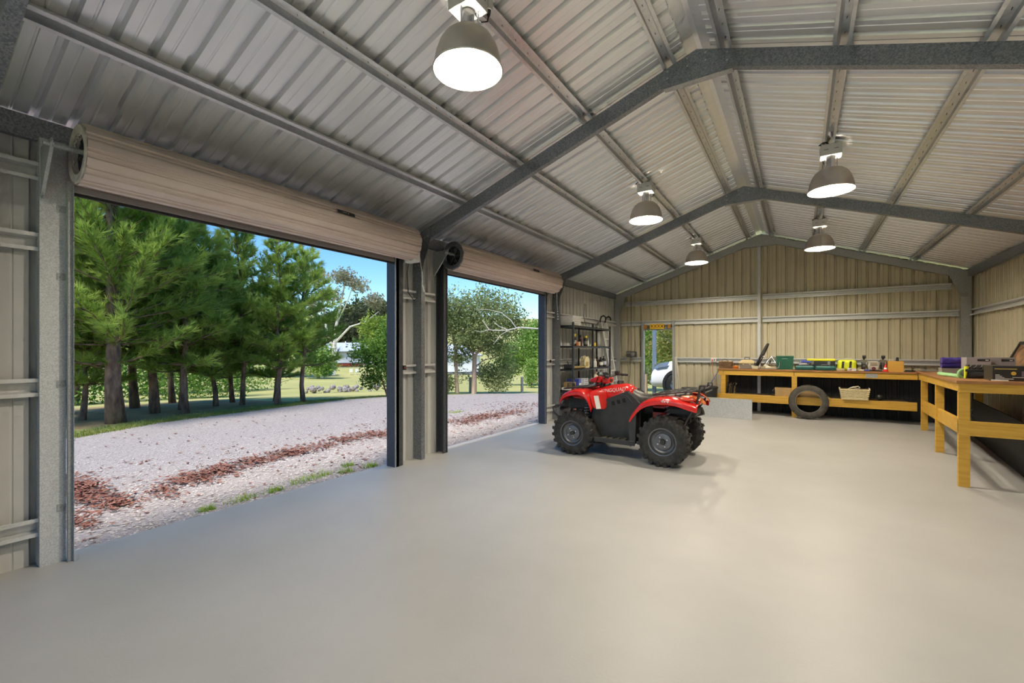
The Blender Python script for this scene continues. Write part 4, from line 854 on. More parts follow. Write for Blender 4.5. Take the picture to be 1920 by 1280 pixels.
for s in (-1, 1):
    fender('front_fender', FF, .12, .50, s, .075)
    fender('rear_fender', RF, .13, .525, s, .085)
    # red leg panel behind the front wheel with its white sticker
    m = MB(); m.loft([[(.43, s*.40, .92), (.385, s*.45, .80), (.365, s*.43, .655)], [(.33, s*.33, .93), (.29, s*.345, .80), (.27, s*.34, .645)], [(.20, s*.27, .93), (.20, s*.285, .80), (.19, s*.30, .64)]]); lp = m.build('leg_panel', M_red, q, sub=2, solid=.010, **W)
    m = MB(); m.add([(.355, s*.404, .845), (.300, s*.364, .848), (.262, s*.362, .665), (.315, s*.402, .660)], [(0, 1, 2, 3)]); m.build('warning_sticker', M_decal, lp, solid=.002, **W)
    # rear edge guard (black) and rear fender lip
    m = MB(); m.prism([(-.185, .58), (-.245, .655), (-.275, .64), (-.262, .24), (-.215, .22), (-.20, .40)], s*.30, s*.50); m.build('edge_guard', M_bkp, q, bevel=.012, **W)
    # black side panel with cooling slots
    yo = s*.295
    m = MB(); m.prism([(.385, .655), (.20, .785), (.02, .855), (-.085, .905), (-.17, .84), (-.265, .745), (-.215, .65), (-.205, .24), (.34, .25), (.41, .52)], s*.22, yo); sp = m.build('side_panel', M_bkp, q, bevel=.02, **W)
    m = MB(); m.prism([(.19, .735), (.16, .775), (-.08, .86), (-.12, .83), (-.17, .77), (-.10, .745), (.10, .70)], yo, yo+s*.018); bz = m.build('vent_bezel', M_bkp, sp, bevel=.006, **W)
    for i in range(3):
        x0 = .085-i*.078; z0 = .715+i*.024
        m = MB(); m.prism([(x0+.026, z0), (x0-.020, z0+.010), (x0-.002, z0+.068), (x0+.044, z0+.050)], yo+s*.018, yo+s*.0195); m.build('cooling_slot', mat('slot_black', (.004, .004, .004), rough=.8), bz, **W)
    # footwell with ribbed tread
    m = MB(); m.box(-.27, .31, min(s*.20, s*.50), max(s*.20, s*.50), .235, .262); m.prism([(.34, .262), (.27, .262), (.40, .50), (.44, .50)], s*.22, s*.47); fw = m.build('footwell', M_bkp, q, bevel=.008, **W)
    m = MB()
    for i in range(5): m.box(-.20+i*.09, -.155+i*.09, min(s*.32, s*.49), max(s*.32, s*.49), .262, .276)
    m.build('treads', mat('dusty_tread', (.10, .09, .06), rough=.8), fw, **W)
    m = MB(); m.box(-.27, .31, min(s*.485, s*.505), max(s*.485, s*.505), .215, .285); m.build('footwell_lip', M_bkp, fw, bevel=.008, **W)
    # tail lamps and amber tail panels
    m = MB(); m.loft([[(-.80, s*.40, .885), (-.80, s*.45, .86)], [(-.90, s*.36, .905), (-.93, s*.44, .845)], [(-1.00, s*.30, .90), (-1.02, s*.36, .845)]]); m.build('tail_lamp', M_tail, q, solid=.03, sub=1, **W)
    m = MB(); m.loft([[(-.80, s*.20, .90), (-.80, s*.40, .892)], [(-.95, s*.18, .915), (-.95, s*.33, .90)], [(-1.06, s*.10, .86), (-1.07, s*.28, .83)], [(-1.10, s*.08, .79), (-1.09, s*.24, .78)]]); m.build('tail_panel', M_amb, q, solid=.012, sub=2, **W)
# tank cover, nose, seat as lofted shells
def shell(name, secs, m_, par=None, n=14, p=2.6):
    rows = []
    for x, zb, zt, hw in secs:
        r_ = []
        for j in range(n+1):
            a = PI*j/n; c, s_ = math.cos(a), math.sin(a); r_.append((x, hw*math.copysign(abs(c)**(2/p), c), zb+(zt-zb)*abs(s_)**(2/p)))
        rows.append(r_)
    mb = MB(); mb.loft(rows, close=True, caps=True); return mb.build(name, m_, par or q, sub=1, **W)
tk = shell('tank_cover', [(.50, .72, .915, .24), (.44, .70, .935, .25), (.34, .68, .962, .255), (.17, .70, 1.0, .245), (.03, .74, 1.02, .225), (-.05, .78, 1.012, .20), (-.10, .82, .975, .18), (-.125, .84, .94, .17)], M_red)
m = MB(); m.cyl((.10, 0, 1.005), (.10, 0, 1.05), .055, .045, n=18); m.build('fuel_cap', M_bkp, tk, smooth=40, **W)
shell('nose_panel', [(.90, .74, .84, .13), (.80, .74, .905, .16), (.65, .74, .925, .19), (.46, .72, .925, .22)], M_red)
shell('seat', [(-.04, .76, .90, .15), (-.09, .72, .945, .17), (-.14, .70, .93, .185), (-.24, .70, .875, .195), (-.36, .72, .872, .20), (-.55, .74, .905, .19), (-.74, .76, .945, .165), (-.86, .78, .95, .13), (-.90, .80, .93, .11)], M_seat)
shell('tail_body', [(-.30, .70, .80, .22), (-.60, .72, .86, .25), (-.90, .74, .885, .24), (-1.02, .74, .85, .20)], M_red)
# lettering
text('tank_lettering', 'KINGQUAD', .072, M_decal, q, (.125, .249, .925), (PI/2, math.radians(-8), PI), ext=.003, shear=.2, xs=.95)
text('fender_lettering', '4x4', .062, M_decal, q, (-.66, .5285, .842), (PI/2, math.radians(3), PI), ext=.003, shear=.35, xs=1.1)
# dash, headlight nacelle, handlebar
m = MB(); m.loft([[(.64, -.13, .905), (.64, .13, .905)], [(.54, -.11, .96), (.54, .11, .96)], [(.44, -.08, 1.005), (.44, .08, 1.005)]]); m.build('dash_screen', mat('smoke_grey', (.32, .34, .38), rough=.25), q, solid=.02, **W)
m = MB(); m.loft([[(.545, y_, z_) for y_, z_ in ((-.10, 1.02), (-.09, 1.06), (.09, 1.06), (.10, 1.02))], [(.44, y_, z_) for y_, z_ in ((-.13, 1.01), (-.11, 1.10), (.11, 1.10), (.13, 1.01))], [(.36, y_, z_) for y_, z_ in ((-.12, 1.02), (-.10, 1.115), (.10, 1.115), (.12, 1.02))]], close=True, caps=True); na = m.build('headlight_nacelle', M_red, q, bevel=.012, **W)
m = MB(); m.loft([[(.552, y_, z_) for y_, z_ in ((-.085, 1.02), (-.075, 1.055), (.075, 1.055), (.085, 1.02))], [(.50, y_, z_+.006) for y_, z_ in ((-.10, 1.02), (-.095, 1.075), (.095, 1.075), (.10, 1.02))]], close=True, caps=True); m.build('headlight_lens', M_decal, na, **W)
m = MB(); m.box(.24, .345, -.10, .12, 1.005, 1.09); m.build('meter_pod', M_red, q, bevel=.02, **W)
m = MB(); m.cyl((.24, .02, 1.05), (.232, .02, 1.052), .035, n=16); m.build('meter_face', M_bkp, q, **W)
m = MB(); m.cyl((.42, 0, .86), (.335, 0, 1.06), .035, n=12); m.build('steering_stem', M_bkp, q, smooth=40, **W)
m = MB(); m.tube([(.15, -.40, 1.115), (.22, -.27, 1.13), (.30, -.13, 1.09), (.33, 0, 1.06), (.30, .13, 1.09), (.22, .27, 1.13), (.15, .40, 1.115)], .0125, n=8); hb = m.build('handlebar', M_bkp, q, smooth=True, **W)
for s in (-1, 1):
    m = MB(); m.cyl((.205, s*.30, 1.128), (.14, s*.42, 1.112), .018, n=10); m.build('grip', M_rub, hb, smooth=40, **W)
    m = MB(); m.tube([(.25, s*.24, 1.12), (.275, s*.28, 1.12), (.235, s*.36, 1.11), (.20, s*.42, 1.10)], .007, n=6); m.build('lever', M_bkp, hb, **W)
    m = MB(); m.cbox((.235, s*.235, 1.155), (.07, .07, .055)); m.build('switch_pod', M_bkp, hb, bevel=.012, **W)
for y_ in (.12, .05, -.08): m = MB(); m.tube([(.27, y_*1.6, 1.12), (.38, y_*1.2, 1.13), (.44, y_, 1.0), (.45, y_, .88)], .006, n=5); m.build('control_cable', M_blk, q, **W)
# racks and bumper of black tube
def rack(name, tubes, r_=.0105):
    p = None
    for i, t_ in enumerate(tubes):
        m = MB(); m.tube(t_, r_, n=8); o = m.build(name if i == 0 else 'rack_bar', M_bkp, q if i == 0 else p, smooth=True, **W); p = p or o
    return p
def loop(x0, z0, x1, z1, hw, n=4):
    c = .05; pts = []
    for cx, sy, a0 in ((x0, 1, 0), (x0, -1, 1)): pass
    zf = lambda x: z0+(z1-z0)*(x-x0)/(x1-x0); s_ = 1 if x0 > x1 else -1
    return [(x0-s_*c, hw, zf(x0-s_*c)), (x0, hw-c, z0), (x0, -hw+c, z0), (x0-s_*c, -hw, zf(x0-s_*c)), (x1+s_*c, -hw, zf(x1+s_*c)), (x1, -hw+c, z1), (x1, hw-c, z1), (x1+s_*c, hw, zf(x1+s_*c)), (x0-s_*c, hw, zf(x0-s_*c))]
rk1 = rack('front_rack', [loop(.90, .915, .44, .965, .30)]+[[(x, -.29, .915+(.90-x)*.11), (x, .29, .915+(.90-x)*.11)] for x in (.80, .70, .58)]+[[(.90, y_, .915), (.44, y_, .965)] for y_ in (-.16, 0, .16)]+[[(.90, -.12, .92), (.90, -.11, .98), (.90, .11, .98), (.90, .12, .92)]]+[[(.60, y_, .948), (.62, y_*.8, .86)] for y_ in (-.24, .24)])
for o in rk1.children: pass
rk2 = rack('rear_rack', [loop(-.46, .90, -1.06, .985, .36)]+[[(x, -.35, .90+(-.46-x)*.142), (x, .35, .90+(-.46-x)*.142)] for x in (-.58, -.70, -.82, -.94)]+[[(-.46, y_, .90), (-1.06, y_, .985)] for y_ in (-.2, 0, .2)]+[[(-1.04, y_, .985), (-1.05, y_, 1.045), (-1.10, y_*.98, 1.045), (-1.10, y_*.94, .95)] for y_ in (-.30, .30)]+[[(-1.10, -.29, .95), (-1.10, .29, .95)]]+[[(-1.04, y_, .97), (-1.02, y_, .84), (-.93, y_*.95, .68), (-.84, y_*.85, .50)] for y_ in (-.32, -.26, .26, .32)])
m = MB(); m.tube([(.96, -.22, .42), (1.08, -.20, .52), (1.13, -.17, .60), (1.13, .17, .60), (1.08, .20, .52), (.96, .22, .42)], .016, n=8); bp = m.build('front_bumper', M_bkp, q, smooth=True, **W)
for s in (-1, 1): m = MB(); m.tube([(1.13, s*.17, .60), (1.06, s*.18, .64), (.92, s*.17, .66)], .014, n=6); m.build('bumper_stay', M_bkp, bp, smooth=True, **W)
m = MB(); m.loft([[(1.0, y_*.8, .46), (1.02, y_, .60), (.93, y_, .76)] for y_ in (-.18, 0, .18)]); m.build('front_grille', mat('grille_grey', (.16, .16, .16), rough=.5), q, solid=.02, **W)
# ================================================================ BENCHES
M_pine = mat('yellow_pine', (.56, .31, .035), (.68, .40, .06), rough=.5, scale=5, stretch=(.6, .6, 6), detail=6, bump=.05)
M_pineh = mat('yellow_pine_rail', (.56, .31, .035), (.70, .42, .065), rough=.5, scale=5, stretch=(.5, .5, 9), detail=6, bump=.05)
M_top = mat('bench_board', (.30, .13, .045), (.42, .20, .075), rough=.55, scale=4, stretch=(1, 6, 1))
M_shelf = mat('ply_shelf', (.25, .17, .08), (.34, .24, .12), rough=.7, scale=4)
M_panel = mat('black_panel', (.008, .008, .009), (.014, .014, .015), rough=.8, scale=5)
wb = thing('workbench', (.15, 12.05, 0), label='long yellow pine workbench along the far end wall', cat='workbench', group='pine workbenches')
BX0, BX1, BY, BZ = -1.66, 1.96, 11.75, 1.055
MB().box(BX0-.02, BX1+.02, BY-.02, 12.36, BZ-.03, BZ).build('top_board', M_top, wb, bevel=.003)
ap = MB().box(BX0, BX1, BY, BY+.045, .905, BZ-.03).build('front_rail', M_pineh, wb, bevel=.003)
m = MB()
for x in (-1.55, -.11):
    for z in (.945, .985): m.cyl((x, BY-.002, z), (x, BY+.002, z), .012, n=8)
m.build('nails', M_dark, ap)
MB().box(1.15, 1.34, BY-.004, BY, .925, 1.01).build('nail_plate', M_galv, ap)
for x in (BX0-.0, 1.83): MB().box(x, x+.045, BY+.045, 12.34, .905, BZ-.03).build('end_rail', M_pineh, wb)
for x in (-1.60, -.155): MB().box(x, x+.10, BY+.005, BY+.05, 0, .905).build('leg', M_pine, wb, bevel=.003)
for x in (-1.60, -.155): MB().box(x, x+.10, 12.28, 12.33, 0, .905).build('leg', M_pine, wb)
MB().box(BX0-.06, 1.95, BY-.005, BY+.04, .285, .455).build('lower_rail', M_pineh, wb, bevel=.003)
MB().box(BX0, 1.85, BY+.04, 12.34, .425, .445).build('lower_shelf', M_shelf, wb)
# side bench: runs from the far bench towards the camera, its front a little askew
sb = thing('workbench', (2.1, 9.0, 0), label='yellow pine workbench along the right wall, cut by the picture edge', cat='workbench', group='pine workbenches')
FA, NE = Vector((1.905, 11.14)), Vector((1.462, 6.77))
def fr(t, off=0):                                     # point along the front line, t = 0 far, 1 near; off = to the right
    p = FA+(NE-FA)*t; return p.x+off, p.y
ZT = lambda t: 1.085+.080*t                            # top height
def beam(t0, t1, off0, off1, z0f, z0n, z1f, z1n):
    a, b = fr(t0, off0), fr(t1, off0); c, d = fr(t1, off1), fr(t0, off1); L = lambda f_, n_, t: f_+(n_-f_)*t
    mb = MB(); mb.add([(*a, L(z0f, z0n, t0)), (*b, L(z0f, z0n, t1)), (*c, L(z0f, z0n, t1)), (*d, L(z0f, z0n, t0)), (*a, L(z1f, z1n, t0)), (*b, L(z1f, z1n, t1)), (*c, L(z1f, z1n, t1)), (*d, L(z1f, z1n, t0))],
           [(0, 3, 2, 1), (4, 5, 6, 7), (0, 1, 5, 4), (1, 2, 6, 5), (2, 3, 7, 6), (3, 0, 4, 7)]); return mb
m = MB(); pts = [(1.94, 11.72), (1.905-.02, 11.14), (1.462-.02, 6.745), (2.76, 6.745), (2.76, 12.36), (1.98, 12.36)]
zt = [1.074, 1.085, 1.165, 1.165, 1.07, 1.07]
m.add([(x, y, z-.03) for (x, y), z in zip(pts, zt)]+[(x, y, z) for (x, y), z in zip(pts, zt)], [tuple(range(6))[::-1], tuple(range(6, 12))]+[(i, (i+1) % 6, 6+(i+1) % 6, 6+i) for i in range(6)])
m.build('top_board', M_top, sb)
beam(-.13, 1, 0, .045, .93, 1.045, 1.055, 1.135).build('front_rail', M_pine, sb, bevel=.003)
beam(.0, 1, .02, .06, .345, .570, .555, .730).build('lower_rail', M_pine, sb, bevel=.003)
for t_ in (0, .52, 1):
    x, y = fr(t_); x += .0; MB().box(x, x+.095, y, y+.045, 0, .94+.10*t_).build('leg', M_pine, sb, bevel=.003)
for y in (6.78, 8.83, 11.1): MB().box(2.62, 2.71, y, y+.045, 0, 1.04).build('leg', M_pine, sb)
MB().box(1.47, 2.74, 6.765, 6.81, 1.035, 1.135).build('end_rail', M_pineh, sb, bevel=.003)
MB().box(1.462, 2.74, 6.762, 6.80, .565, .725).build('end_rail', M_pineh, sb, bevel=.003)
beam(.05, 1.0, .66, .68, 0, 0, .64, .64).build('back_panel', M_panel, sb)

# ================================================================ THINGS ON AND UNDER THE FAR BENCH
def basket(t, x0, x1, y0, y1, z0, z1, m_, flare=.03, nx=14, name='weave'):
    # woven body: horizontal strands waving in and out of vertical stakes
    per = []
    for k in range(nx): per.append((x0+(x1-x0)*k/nx, y0))
    ny = max(3, int(nx*(y1-y0)/(x1-x0)))
    for k in range(ny): per.append((x1, y0+(y1-y0)*k/ny))
    for k in range(nx): per.append((x1-(x1-x0)*k/nx, y1))
    for k in range(ny): per.append((x0, y1-(y1-y0)*k/ny))
    cx, cy = (x0+x1)/2, (y0+y1)/2; w = MB(); rows = 9
    for r_ in range(rows):
        h = z0+(z1-z0)*(r_+.5)/rows; g_ = 1+flare*((r_+.5)/rows-.5)*4
        pts = []
        for k, (x, y) in enumerate(per):
            o = 1+.028*(1 if (k+r_) % 2 else -1); pts.append((cx+(x-cx)*g_*o, cy+(y-cy)*g_*o, h))
        w.tube(pts, (z1-z0)/rows*.44, n=5, close=True)
    w.build(name, m_, t)
    w = MB(); g_ = 1+flare*2; w.tube([(cx+(x-cx)*g_, cy+(y-cy)*g_, z1) for x, y in per], .012, n=6, close=True); w.build('rim', m_, t)
    MB().box(x0, x1, y0, y1, z0, z0+.01).build('base', m_, t)
M_wick = mat('brown_wicker', (.10, .055, .025), (.28, .17, .08), rough=.7, scale=60); M_cream = mat('cream_cloth', (.72, .66, .50), rough=.8); M_cane = mat('cream_cane', (.66, .55, .30), (.80, .70, .44), rough=.6, scale=40)
t = thing('wicker_basket', (-1.53, 12.0, BZ), label='small brown wicker basket with a hoop handle at the left end of the bench', cat='basket')
basket(t, -1.66, -1.39, 11.88, 12.12, BZ+.002, BZ+.16, M_wick, .02)
MB().box(-1.66, -1.39, 11.88, 12.12, BZ+.16, BZ+.185).build('lining', M_cream, t, bevel=.01)
m = MB(); m.tube([(-1.525+.085*math.cos(a), 11.86, BZ+.12+.10*math.sin(a)) for a in [PI*i/10 for i in range(11)]], .007, n=6); m.build('handle', M_wick, t, smooth=True)
t = thing('orange_dish', (-1.30, 11.93, BZ), label='small orange dish beside the brown wicker basket', cat='dish')
m = MB(); m.lathe([(.0, .002), (.05, .002), (.062, .03), (.07, .055), (.064, .055), (.055, .03), (.0, .02)], n=20, o=(-1.30, 11.93, BZ)); m.build('bowl', mat('orange_plastic', (.75, .22, .03), rough=.4), t, smooth=True)
m = MB(); m.sphere((-1.30, 11.93, BZ+.045), .05, sc_=(1, 1, .5)); m.build('contents', mat('orange_soft', (.80, .32, .08), rough=.7), t, smooth=True)
t = thing('tackle_box', (-1.05, 12.0, BZ), label='tackle box with grey base, tan lid and black handle', cat='toolbox')
M_tan = mat('tan_plastic', (.48, .38, .20), rough=.45); M_gp = mat('grey_plastic', (.22, .21, .20), rough=.5)
m = MB(); m.loft([[(-1.20, 11.88, BZ+.002), (-.92, 11.88, BZ+.002), (-.92, 12.12, BZ+.002), (-1.20, 12.12, BZ+.002)], [(-1.215, 11.865, BZ+.12), (-.905, 11.865, BZ+.12), (-.905, 12.135, BZ+.12), (-1.215, 12.135, BZ+.12)]], close=True, caps=True); m.build('base', M_gp, t, bevel=.006)
m = MB(); m.loft([[(-1.225, 11.855, BZ+.122), (-.895, 11.855, BZ+.122), (-.895, 12.145, BZ+.122), (-1.225, 12.145, BZ+.122)], [(-1.225, 11.855, BZ+.15), (-.895, 11.855, BZ+.15), (-.895, 12.145, BZ+.15), (-1.225, 12.145, BZ+.15)], [(-1.17, 11.91, BZ+.215), (-.95, 11.91, BZ+.215), (-.95, 12.09, BZ+.215), (-1.17, 12.09, BZ+.215)]], close=True, caps=True); ld = m.build('lid', M_tan, t, bevel=.006)
m = MB(); m.tube([(-1.11, 11.98, BZ+.215), (-1.11, 11.98, BZ+.27), (-1.01, 11.98, BZ+.27), (-1.01, 11.98, BZ+.215)], .011, n=6); m.build('handle', M_blk, ld)
for x in (-1.13, -.99): MB().box(x-.015, x+.015, 11.85, 11.857, BZ+.09, BZ+.15).build('latch', M_tan, t)
t = thing('plastic_tub', (-.88, 11.83, BZ), label='small cream plastic tub in front of the tackle box', cat='tub')
m = MB(); m.loft([[(-.94, 11.79, BZ+.001), (-.82, 11.79, BZ+.001), (-.82, 11.87, BZ+.001), (-.94, 11.87, BZ+.001)], [(-.955, 11.775, BZ+.065), (-.805, 11.775, BZ+.065), (-.805, 11.885, BZ+.065), (-.955, 11.885, BZ+.065)]], close=True, caps=True); m.build('body', M_cream, t, bevel=.008)
MB().box(-.96, -.80, 11.77, 11.89, BZ+.065, BZ+.075).build('lid', M_cream, t, bevel=.004)
# bicycle wheel leaning, silver folding stand, bits of cloth and a bent tube
t = thing('bicycle_wheel', (-.82, 12.0, BZ), label='black bicycle wheel leaning edge on beside the mullion', cat='wheel')
Lq = math.radians(24); wc = Vector((-.755, 12.02, BZ+.305)); wu = Vector((math.sin(Lq), 0, math.cos(Lq))); wv = Vector((-.005, 1, 0)).normalized()
ring = lambda r_: [wc+wu*(r_*math.cos(a))+wv*(r_*math.sin(a)) for a in [2*PI*i/40 for i in range(40)]]
m = MB(); m.tube(ring(.300), .028, n=8, close=True); m.build('tyre', M_rub, t, smooth=True)
m = MB(); m.tube(ring(.275), .012, n=6, close=True); rm = m.build('wheel_rim', M_chrome, t, smooth=True)
m = MB(); ax = wu.cross(wv)
for i in range(20):
    a = 2*PI*i/20; m.cyl(wc+ax*.025*(-1)**i, wc+wu*.27*math.cos(a)+wv*.27*math.sin(a), .0015, n=4)
m.build('spokes', M_chrome, rm)
m = MB(); m.cyl(wc-ax*.05, wc+ax*.05, .018, n=10); m.build('hub', M_chrome, t, smooth=True)
t = thing('cycle_stand', (-.58, 12.0, BZ), label='silver tubular bicycle frame with a bent tube, lying on the bench', cat='bicycle frame')
A_ = [(-.74, 11.92, BZ+.012), (-.56, 12.0, BZ+.30), (-.40, 11.93, BZ+.02)]
for p0, p1 in ((A_[0], A_[1]), (A_[1], A_[2]), (A_[1], (-.36, 12.06, BZ+.20)), ((-.68, 11.95, BZ+.12), (-.44, 11.95, BZ+.10)), ((-.62, 12.12, BZ+.012), A_[1])):
    m = MB(); m.cyl(p0, p1, .015, n=8); m.build('tube', M_chrome, t, smooth=True)
m = MB(); m.tube([(-.80, 11.80, BZ+.012), (-.60, 11.79, BZ+.012), (-.46, 11.79, BZ+.014), (-.41, 11.79, BZ+.04), (-.385, 11.79, BZ+.10), (-.39, 11.79, BZ+.17)], .012, n=8); m.build('bent_tube', M_chrome, t, smooth=True)
t = thing('cloth_bundle', (-.66, 11.86, BZ), label='crumpled cream rags among the silver tubes', cat='rags')
for i, (x, y, r_, sc_) in enumerate(((-.72, 11.86, .06, (1.3, .8, .5)), (-.62, 11.85, .055, (1.2, .8, .7)), (-.54, 11.88, .05, (1.2, .9, .55)), (-.66, 11.90, .05, (1.2, .9, 1.1)))):
    m = MB(); m.sphere((x, y, BZ+r_*sc_[2]), r_, n=10, m=7, sc_=sc_); m.build('rag', M_cream if i % 2 else mat('tan_rag', (.50, .40, .22), rough=.9), t, smooth=True)
t = thing('storage_crate', (-.29, 12.0, BZ), label='dark green plastic crate standing on the bench', cat='crate')
M_grn = mat('crate_green', (.012, .10, .055), rough=.45)
m = MB(); x0, x1, y0, y1, z1 = -.46, -.12, 11.86, 12.14, BZ+.31
m.loft([[(x0+.015, y0+.015, BZ+.001), (x1-.015, y0+.015, BZ+.001), (x1-.015, y1-.015, BZ+.001), (x0+.015, y1-.015, BZ+.001)], [(x0, y0, z1), (x1, y0, z1), (x1, y1, z1), (x0, y1, z1)], [(x0+.015, y0+.015, z1), (x1-.015, y0+.015, z1), (x1-.015, y1-.015, z1), (x0+.015, y1-.015, z1)], [(x0+.03, y0+.03, BZ+.01), (x1-.03, y0+.03, BZ+.01), (x1-.03, y1-.03, BZ+.01), (x0+.03, y1-.03, BZ+.01)]], close=True, caps=True); m.build('body', M_grn, t)
MB().box(x0-.006, x1+.006, y0-.008, y0+.006, z1-.03, z1+.004).build('rim', M_grn, t, bevel=.004)
MB().box(-.345, -.235, y0-.006, y0+.010, z1-.075, z1-.050).build('hand_hold', mat('pale_slot', (.10, .22, .16), rough=.5), t)
for i in range(2): MB().box(-.35+.10*i, -.34+.10*i, y0-.002, y0+.012, BZ+.03, z1-.09).build('rib', M_grn, t)
M_teal = mat('teal_case', (.010, .125, .115), rough=.4)
for i, (x0, x1) in enumerate(((-.09, .27), (.29, .65))):
    t = thing('tool_case', ((x0+x1)/2, 11.95, BZ), label='flat teal tool case, the %s of two side by side' % ('left' if i == 0 else 'right'), cat='tool case', group='teal tool cases')
    m = MB(); m.box(x0, x1, 11.80, 12.06, BZ+.002, BZ+.095); m.build('shell', M_teal, t, bevel=.028)
    MB().box(x0+.01, x1-.01, 11.796, 11.80, BZ+.045, BZ+.052).build('seam', M_blk, t)
    m = MB(); m.tube([((x0+x1)/2-.08, 11.82, BZ+.085), ((x0+x1)/2-.07, 11.82, BZ+.125), ((x0+x1)/2+.07, 11.82, BZ+.125), ((x0+x1)/2+.08, 11.82, BZ+.085)], .008, n=6); m.build('handle', M_gp, t)
t = thing('power_drill', (.08, 11.93, BZ+.1), label='grey and blue power drill lying on the left teal case', cat='drill')
MB().box(-.02, .12, 11.87, 11.97, BZ+.095, BZ+.15).build('body', mat('tool_grey', (.33, .33, .36), rough=.5), t, bevel=.02)
m = MB(); m.cyl((.03, 11.92, BZ+.19), (.20, 11.90, BZ+.18), .032, .022, n=12); m.build('motor', mat('tool_blue', (.06, .09, .45), rough=.4), t, smooth=40)
m = MB(); m.cyl((.0, 11.92, BZ+.19), (.04, 11.92, BZ+.14), .022, n=10); m.build('grip', MATS['tool_grey'], t)
m = MB(); m.tube([(.12, 11.86, BZ+.11), (.20, 11.84, BZ+.10), (.25, 11.84, BZ+.13), (.22, 11.86, BZ+.17), (.15, 11.85, BZ+.14)], .006, n=5); m.build('cord', M_gp, t)
M_hv = mat('hi_vis_yellow', (.74, .80, .02), rough=.55); M_yel = mat('lid_yellow', (.80, .74, .01), rough=.4)
t = thing('tool_chest', (.40, 12.18, BZ), label='black tool chest with a bright yellow lid behind the teal cases', cat='tool chest')
MB().box(.14, .65, 12.09, 12.29, BZ+.002, BZ+.20).build('body', M_blk, t, bevel=.01); MB().box(.13, .66, 12.08, 12.30, BZ+.20, BZ+.25).build('lid', M_yel, t, bevel=.012)
for x in (.24, .54): MB().box(x-.025, x+.025, 12.07, 12.085, BZ+.12, BZ+.21).build('latch', M_gp, t, bevel=.004)
t = thing('hi_vis_bag', (.85, 12.05, BZ), label='fluorescent yellow bag with two black bands', cat='bag')
m = MB(); m.box(.69, 1.02, 11.93, 12.15, BZ+.002, BZ+.235); m.build('body', M_hv, t, bevel=.055)
for x in (.775, .905): m = MB(); m.prism([(x-.022, BZ+.055), (x+.018, BZ+.055), (x+.028, BZ+.20), (x-.012, BZ+.20)], 11.922, 11.932); m.build('band', M_blk, t)
m = MB(); m.tube([(.80, 12.02, BZ+.23), (.82, 12.02, BZ+.262), (.93, 12.02, BZ+.262), (.95, 12.02, BZ+.23)], .009, n=6); m.build('strap', M_cream, t)
M_beige = mat('beige_card', (.56, .48, .28), rough=.8)
t = thing('small_carton', (.73, 11.84, BZ), label='small beige carton in front of the yellow bag', cat='carton'); MB().box(.66, .80, 11.79, 11.89, BZ+.001, BZ+.045).build('box', M_beige, t, bevel=.004); MB().box(.67, .79, 11.787, 11.79, BZ+.03, BZ+.034).build('tape', M_cream, t)
t = thing('small_carton', (.92, 11.84, BZ), label='small white printed carton in front of the yellow bag', cat='carton'); MB().box(.845, .995, 11.79, 11.88, BZ+.001, BZ+.06).build('box', M_white, t, bevel=.003)
for i, w_ in enumerate((.06, .04, .07)): MB().box(.86+.02*i, .86+.02*i+w_, 11.788, 11.79, BZ+.015+.015*i, BZ+.023+.015*i).build('printed_line', mat('ink_red', (.30, .05, .04), rough=.7), t)
t = thing('bench_grinder', (1.29, 12.0, BZ), label='bench grinder with grey motor housing and two black wheel guards', cat='grinder')
m = MB(); m.loft([[(1.21, 11.87, BZ+.02), (1.37, 11.87, BZ+.02), (1.37, 12.11, BZ+.02), (1.21, 12.11, BZ+.02)], [(1.195, 11.86, BZ+.10), (1.385, 11.86, BZ+.10), (1.385, 12.12, BZ+.10), (1.195, 12.12, BZ+.10)], [(1.205, 11.87, BZ+.21), (1.375, 11.87, BZ+.21), (1.375, 12.11, BZ+.21), (1.205, 12.11, BZ+.21)]], close=True, caps=True); hs_ = m.build('motor_housing', mat('grinder_grey', (.50, .47, .40), rough=.45), t, bevel=.02)
MB().box(1.235, 1.345, 11.845, 11.862, BZ+.135, BZ+.19).build('name_plate', mat('plate_brown', (.30, .25, .18), rough=.5), hs_)
m = MB(); m.cyl((1.29, 11.85, BZ+.06), (1.29, 11.862, BZ+.06), .035, n=16); m.build('badge', mat('badge_maroon', (.12, .02, .03), rough=.4), hs_)
MB().box(1.14, 1.44, 11.88, 12.10, BZ+.001, BZ+.022).build('foot', M_blk, t, bevel=.005)
for s, x in ((-1, 1.135), (1, 1.445)):
    m = MB(); m.cyl((x-.03, 11.99, BZ+.12), (x+.03, 11.99, BZ+.12), .085, n=20); m.build('wheel_guard', M_blk, t, smooth=40)
    m = MB(); m.cyl((x-.02, 11.985, BZ+.12), (x+.02, 11.985, BZ+.12), .088, n=20); m.build('grinding_wheel', mat('abrasive', (.20, .19, .18), rough=.9), t, smooth=40)
    MB().box(x-.05, x+.05, 11.84, 11.86, BZ+.19, BZ+.245).build('eye_shield', mat('smoky_shield', (.18, .16, .11), rough=.2), t)
    m = MB(); m.tube([(x, 11.95, BZ+.18), (x, 11.90, BZ+.25), (x, 11.88, BZ+.29)], .014, n=6); m.cyl((x-.03, 11.88, BZ+.30), (x+.03, 11.88, BZ+.30), .032, n=10); m.build('lamp_arm', M_blk, t)
t = thing('spray_brush', (1.14, 11.82, BZ), label='blue handled brush lying before the bench grinder', cat='brush')
m = MB(); m.cyl((1.12, 11.80, BZ+.02), (1.22, 11.80, BZ+.02), .018, n=8); m.build('handle', MATS['tool_blue'], t, smooth=True); m = MB(); m.cyl((1.04, 11.80, BZ+.02), (1.12, 11.80, BZ+.02), .012, .018, n=8); m.build('bristles', M_cream, t)
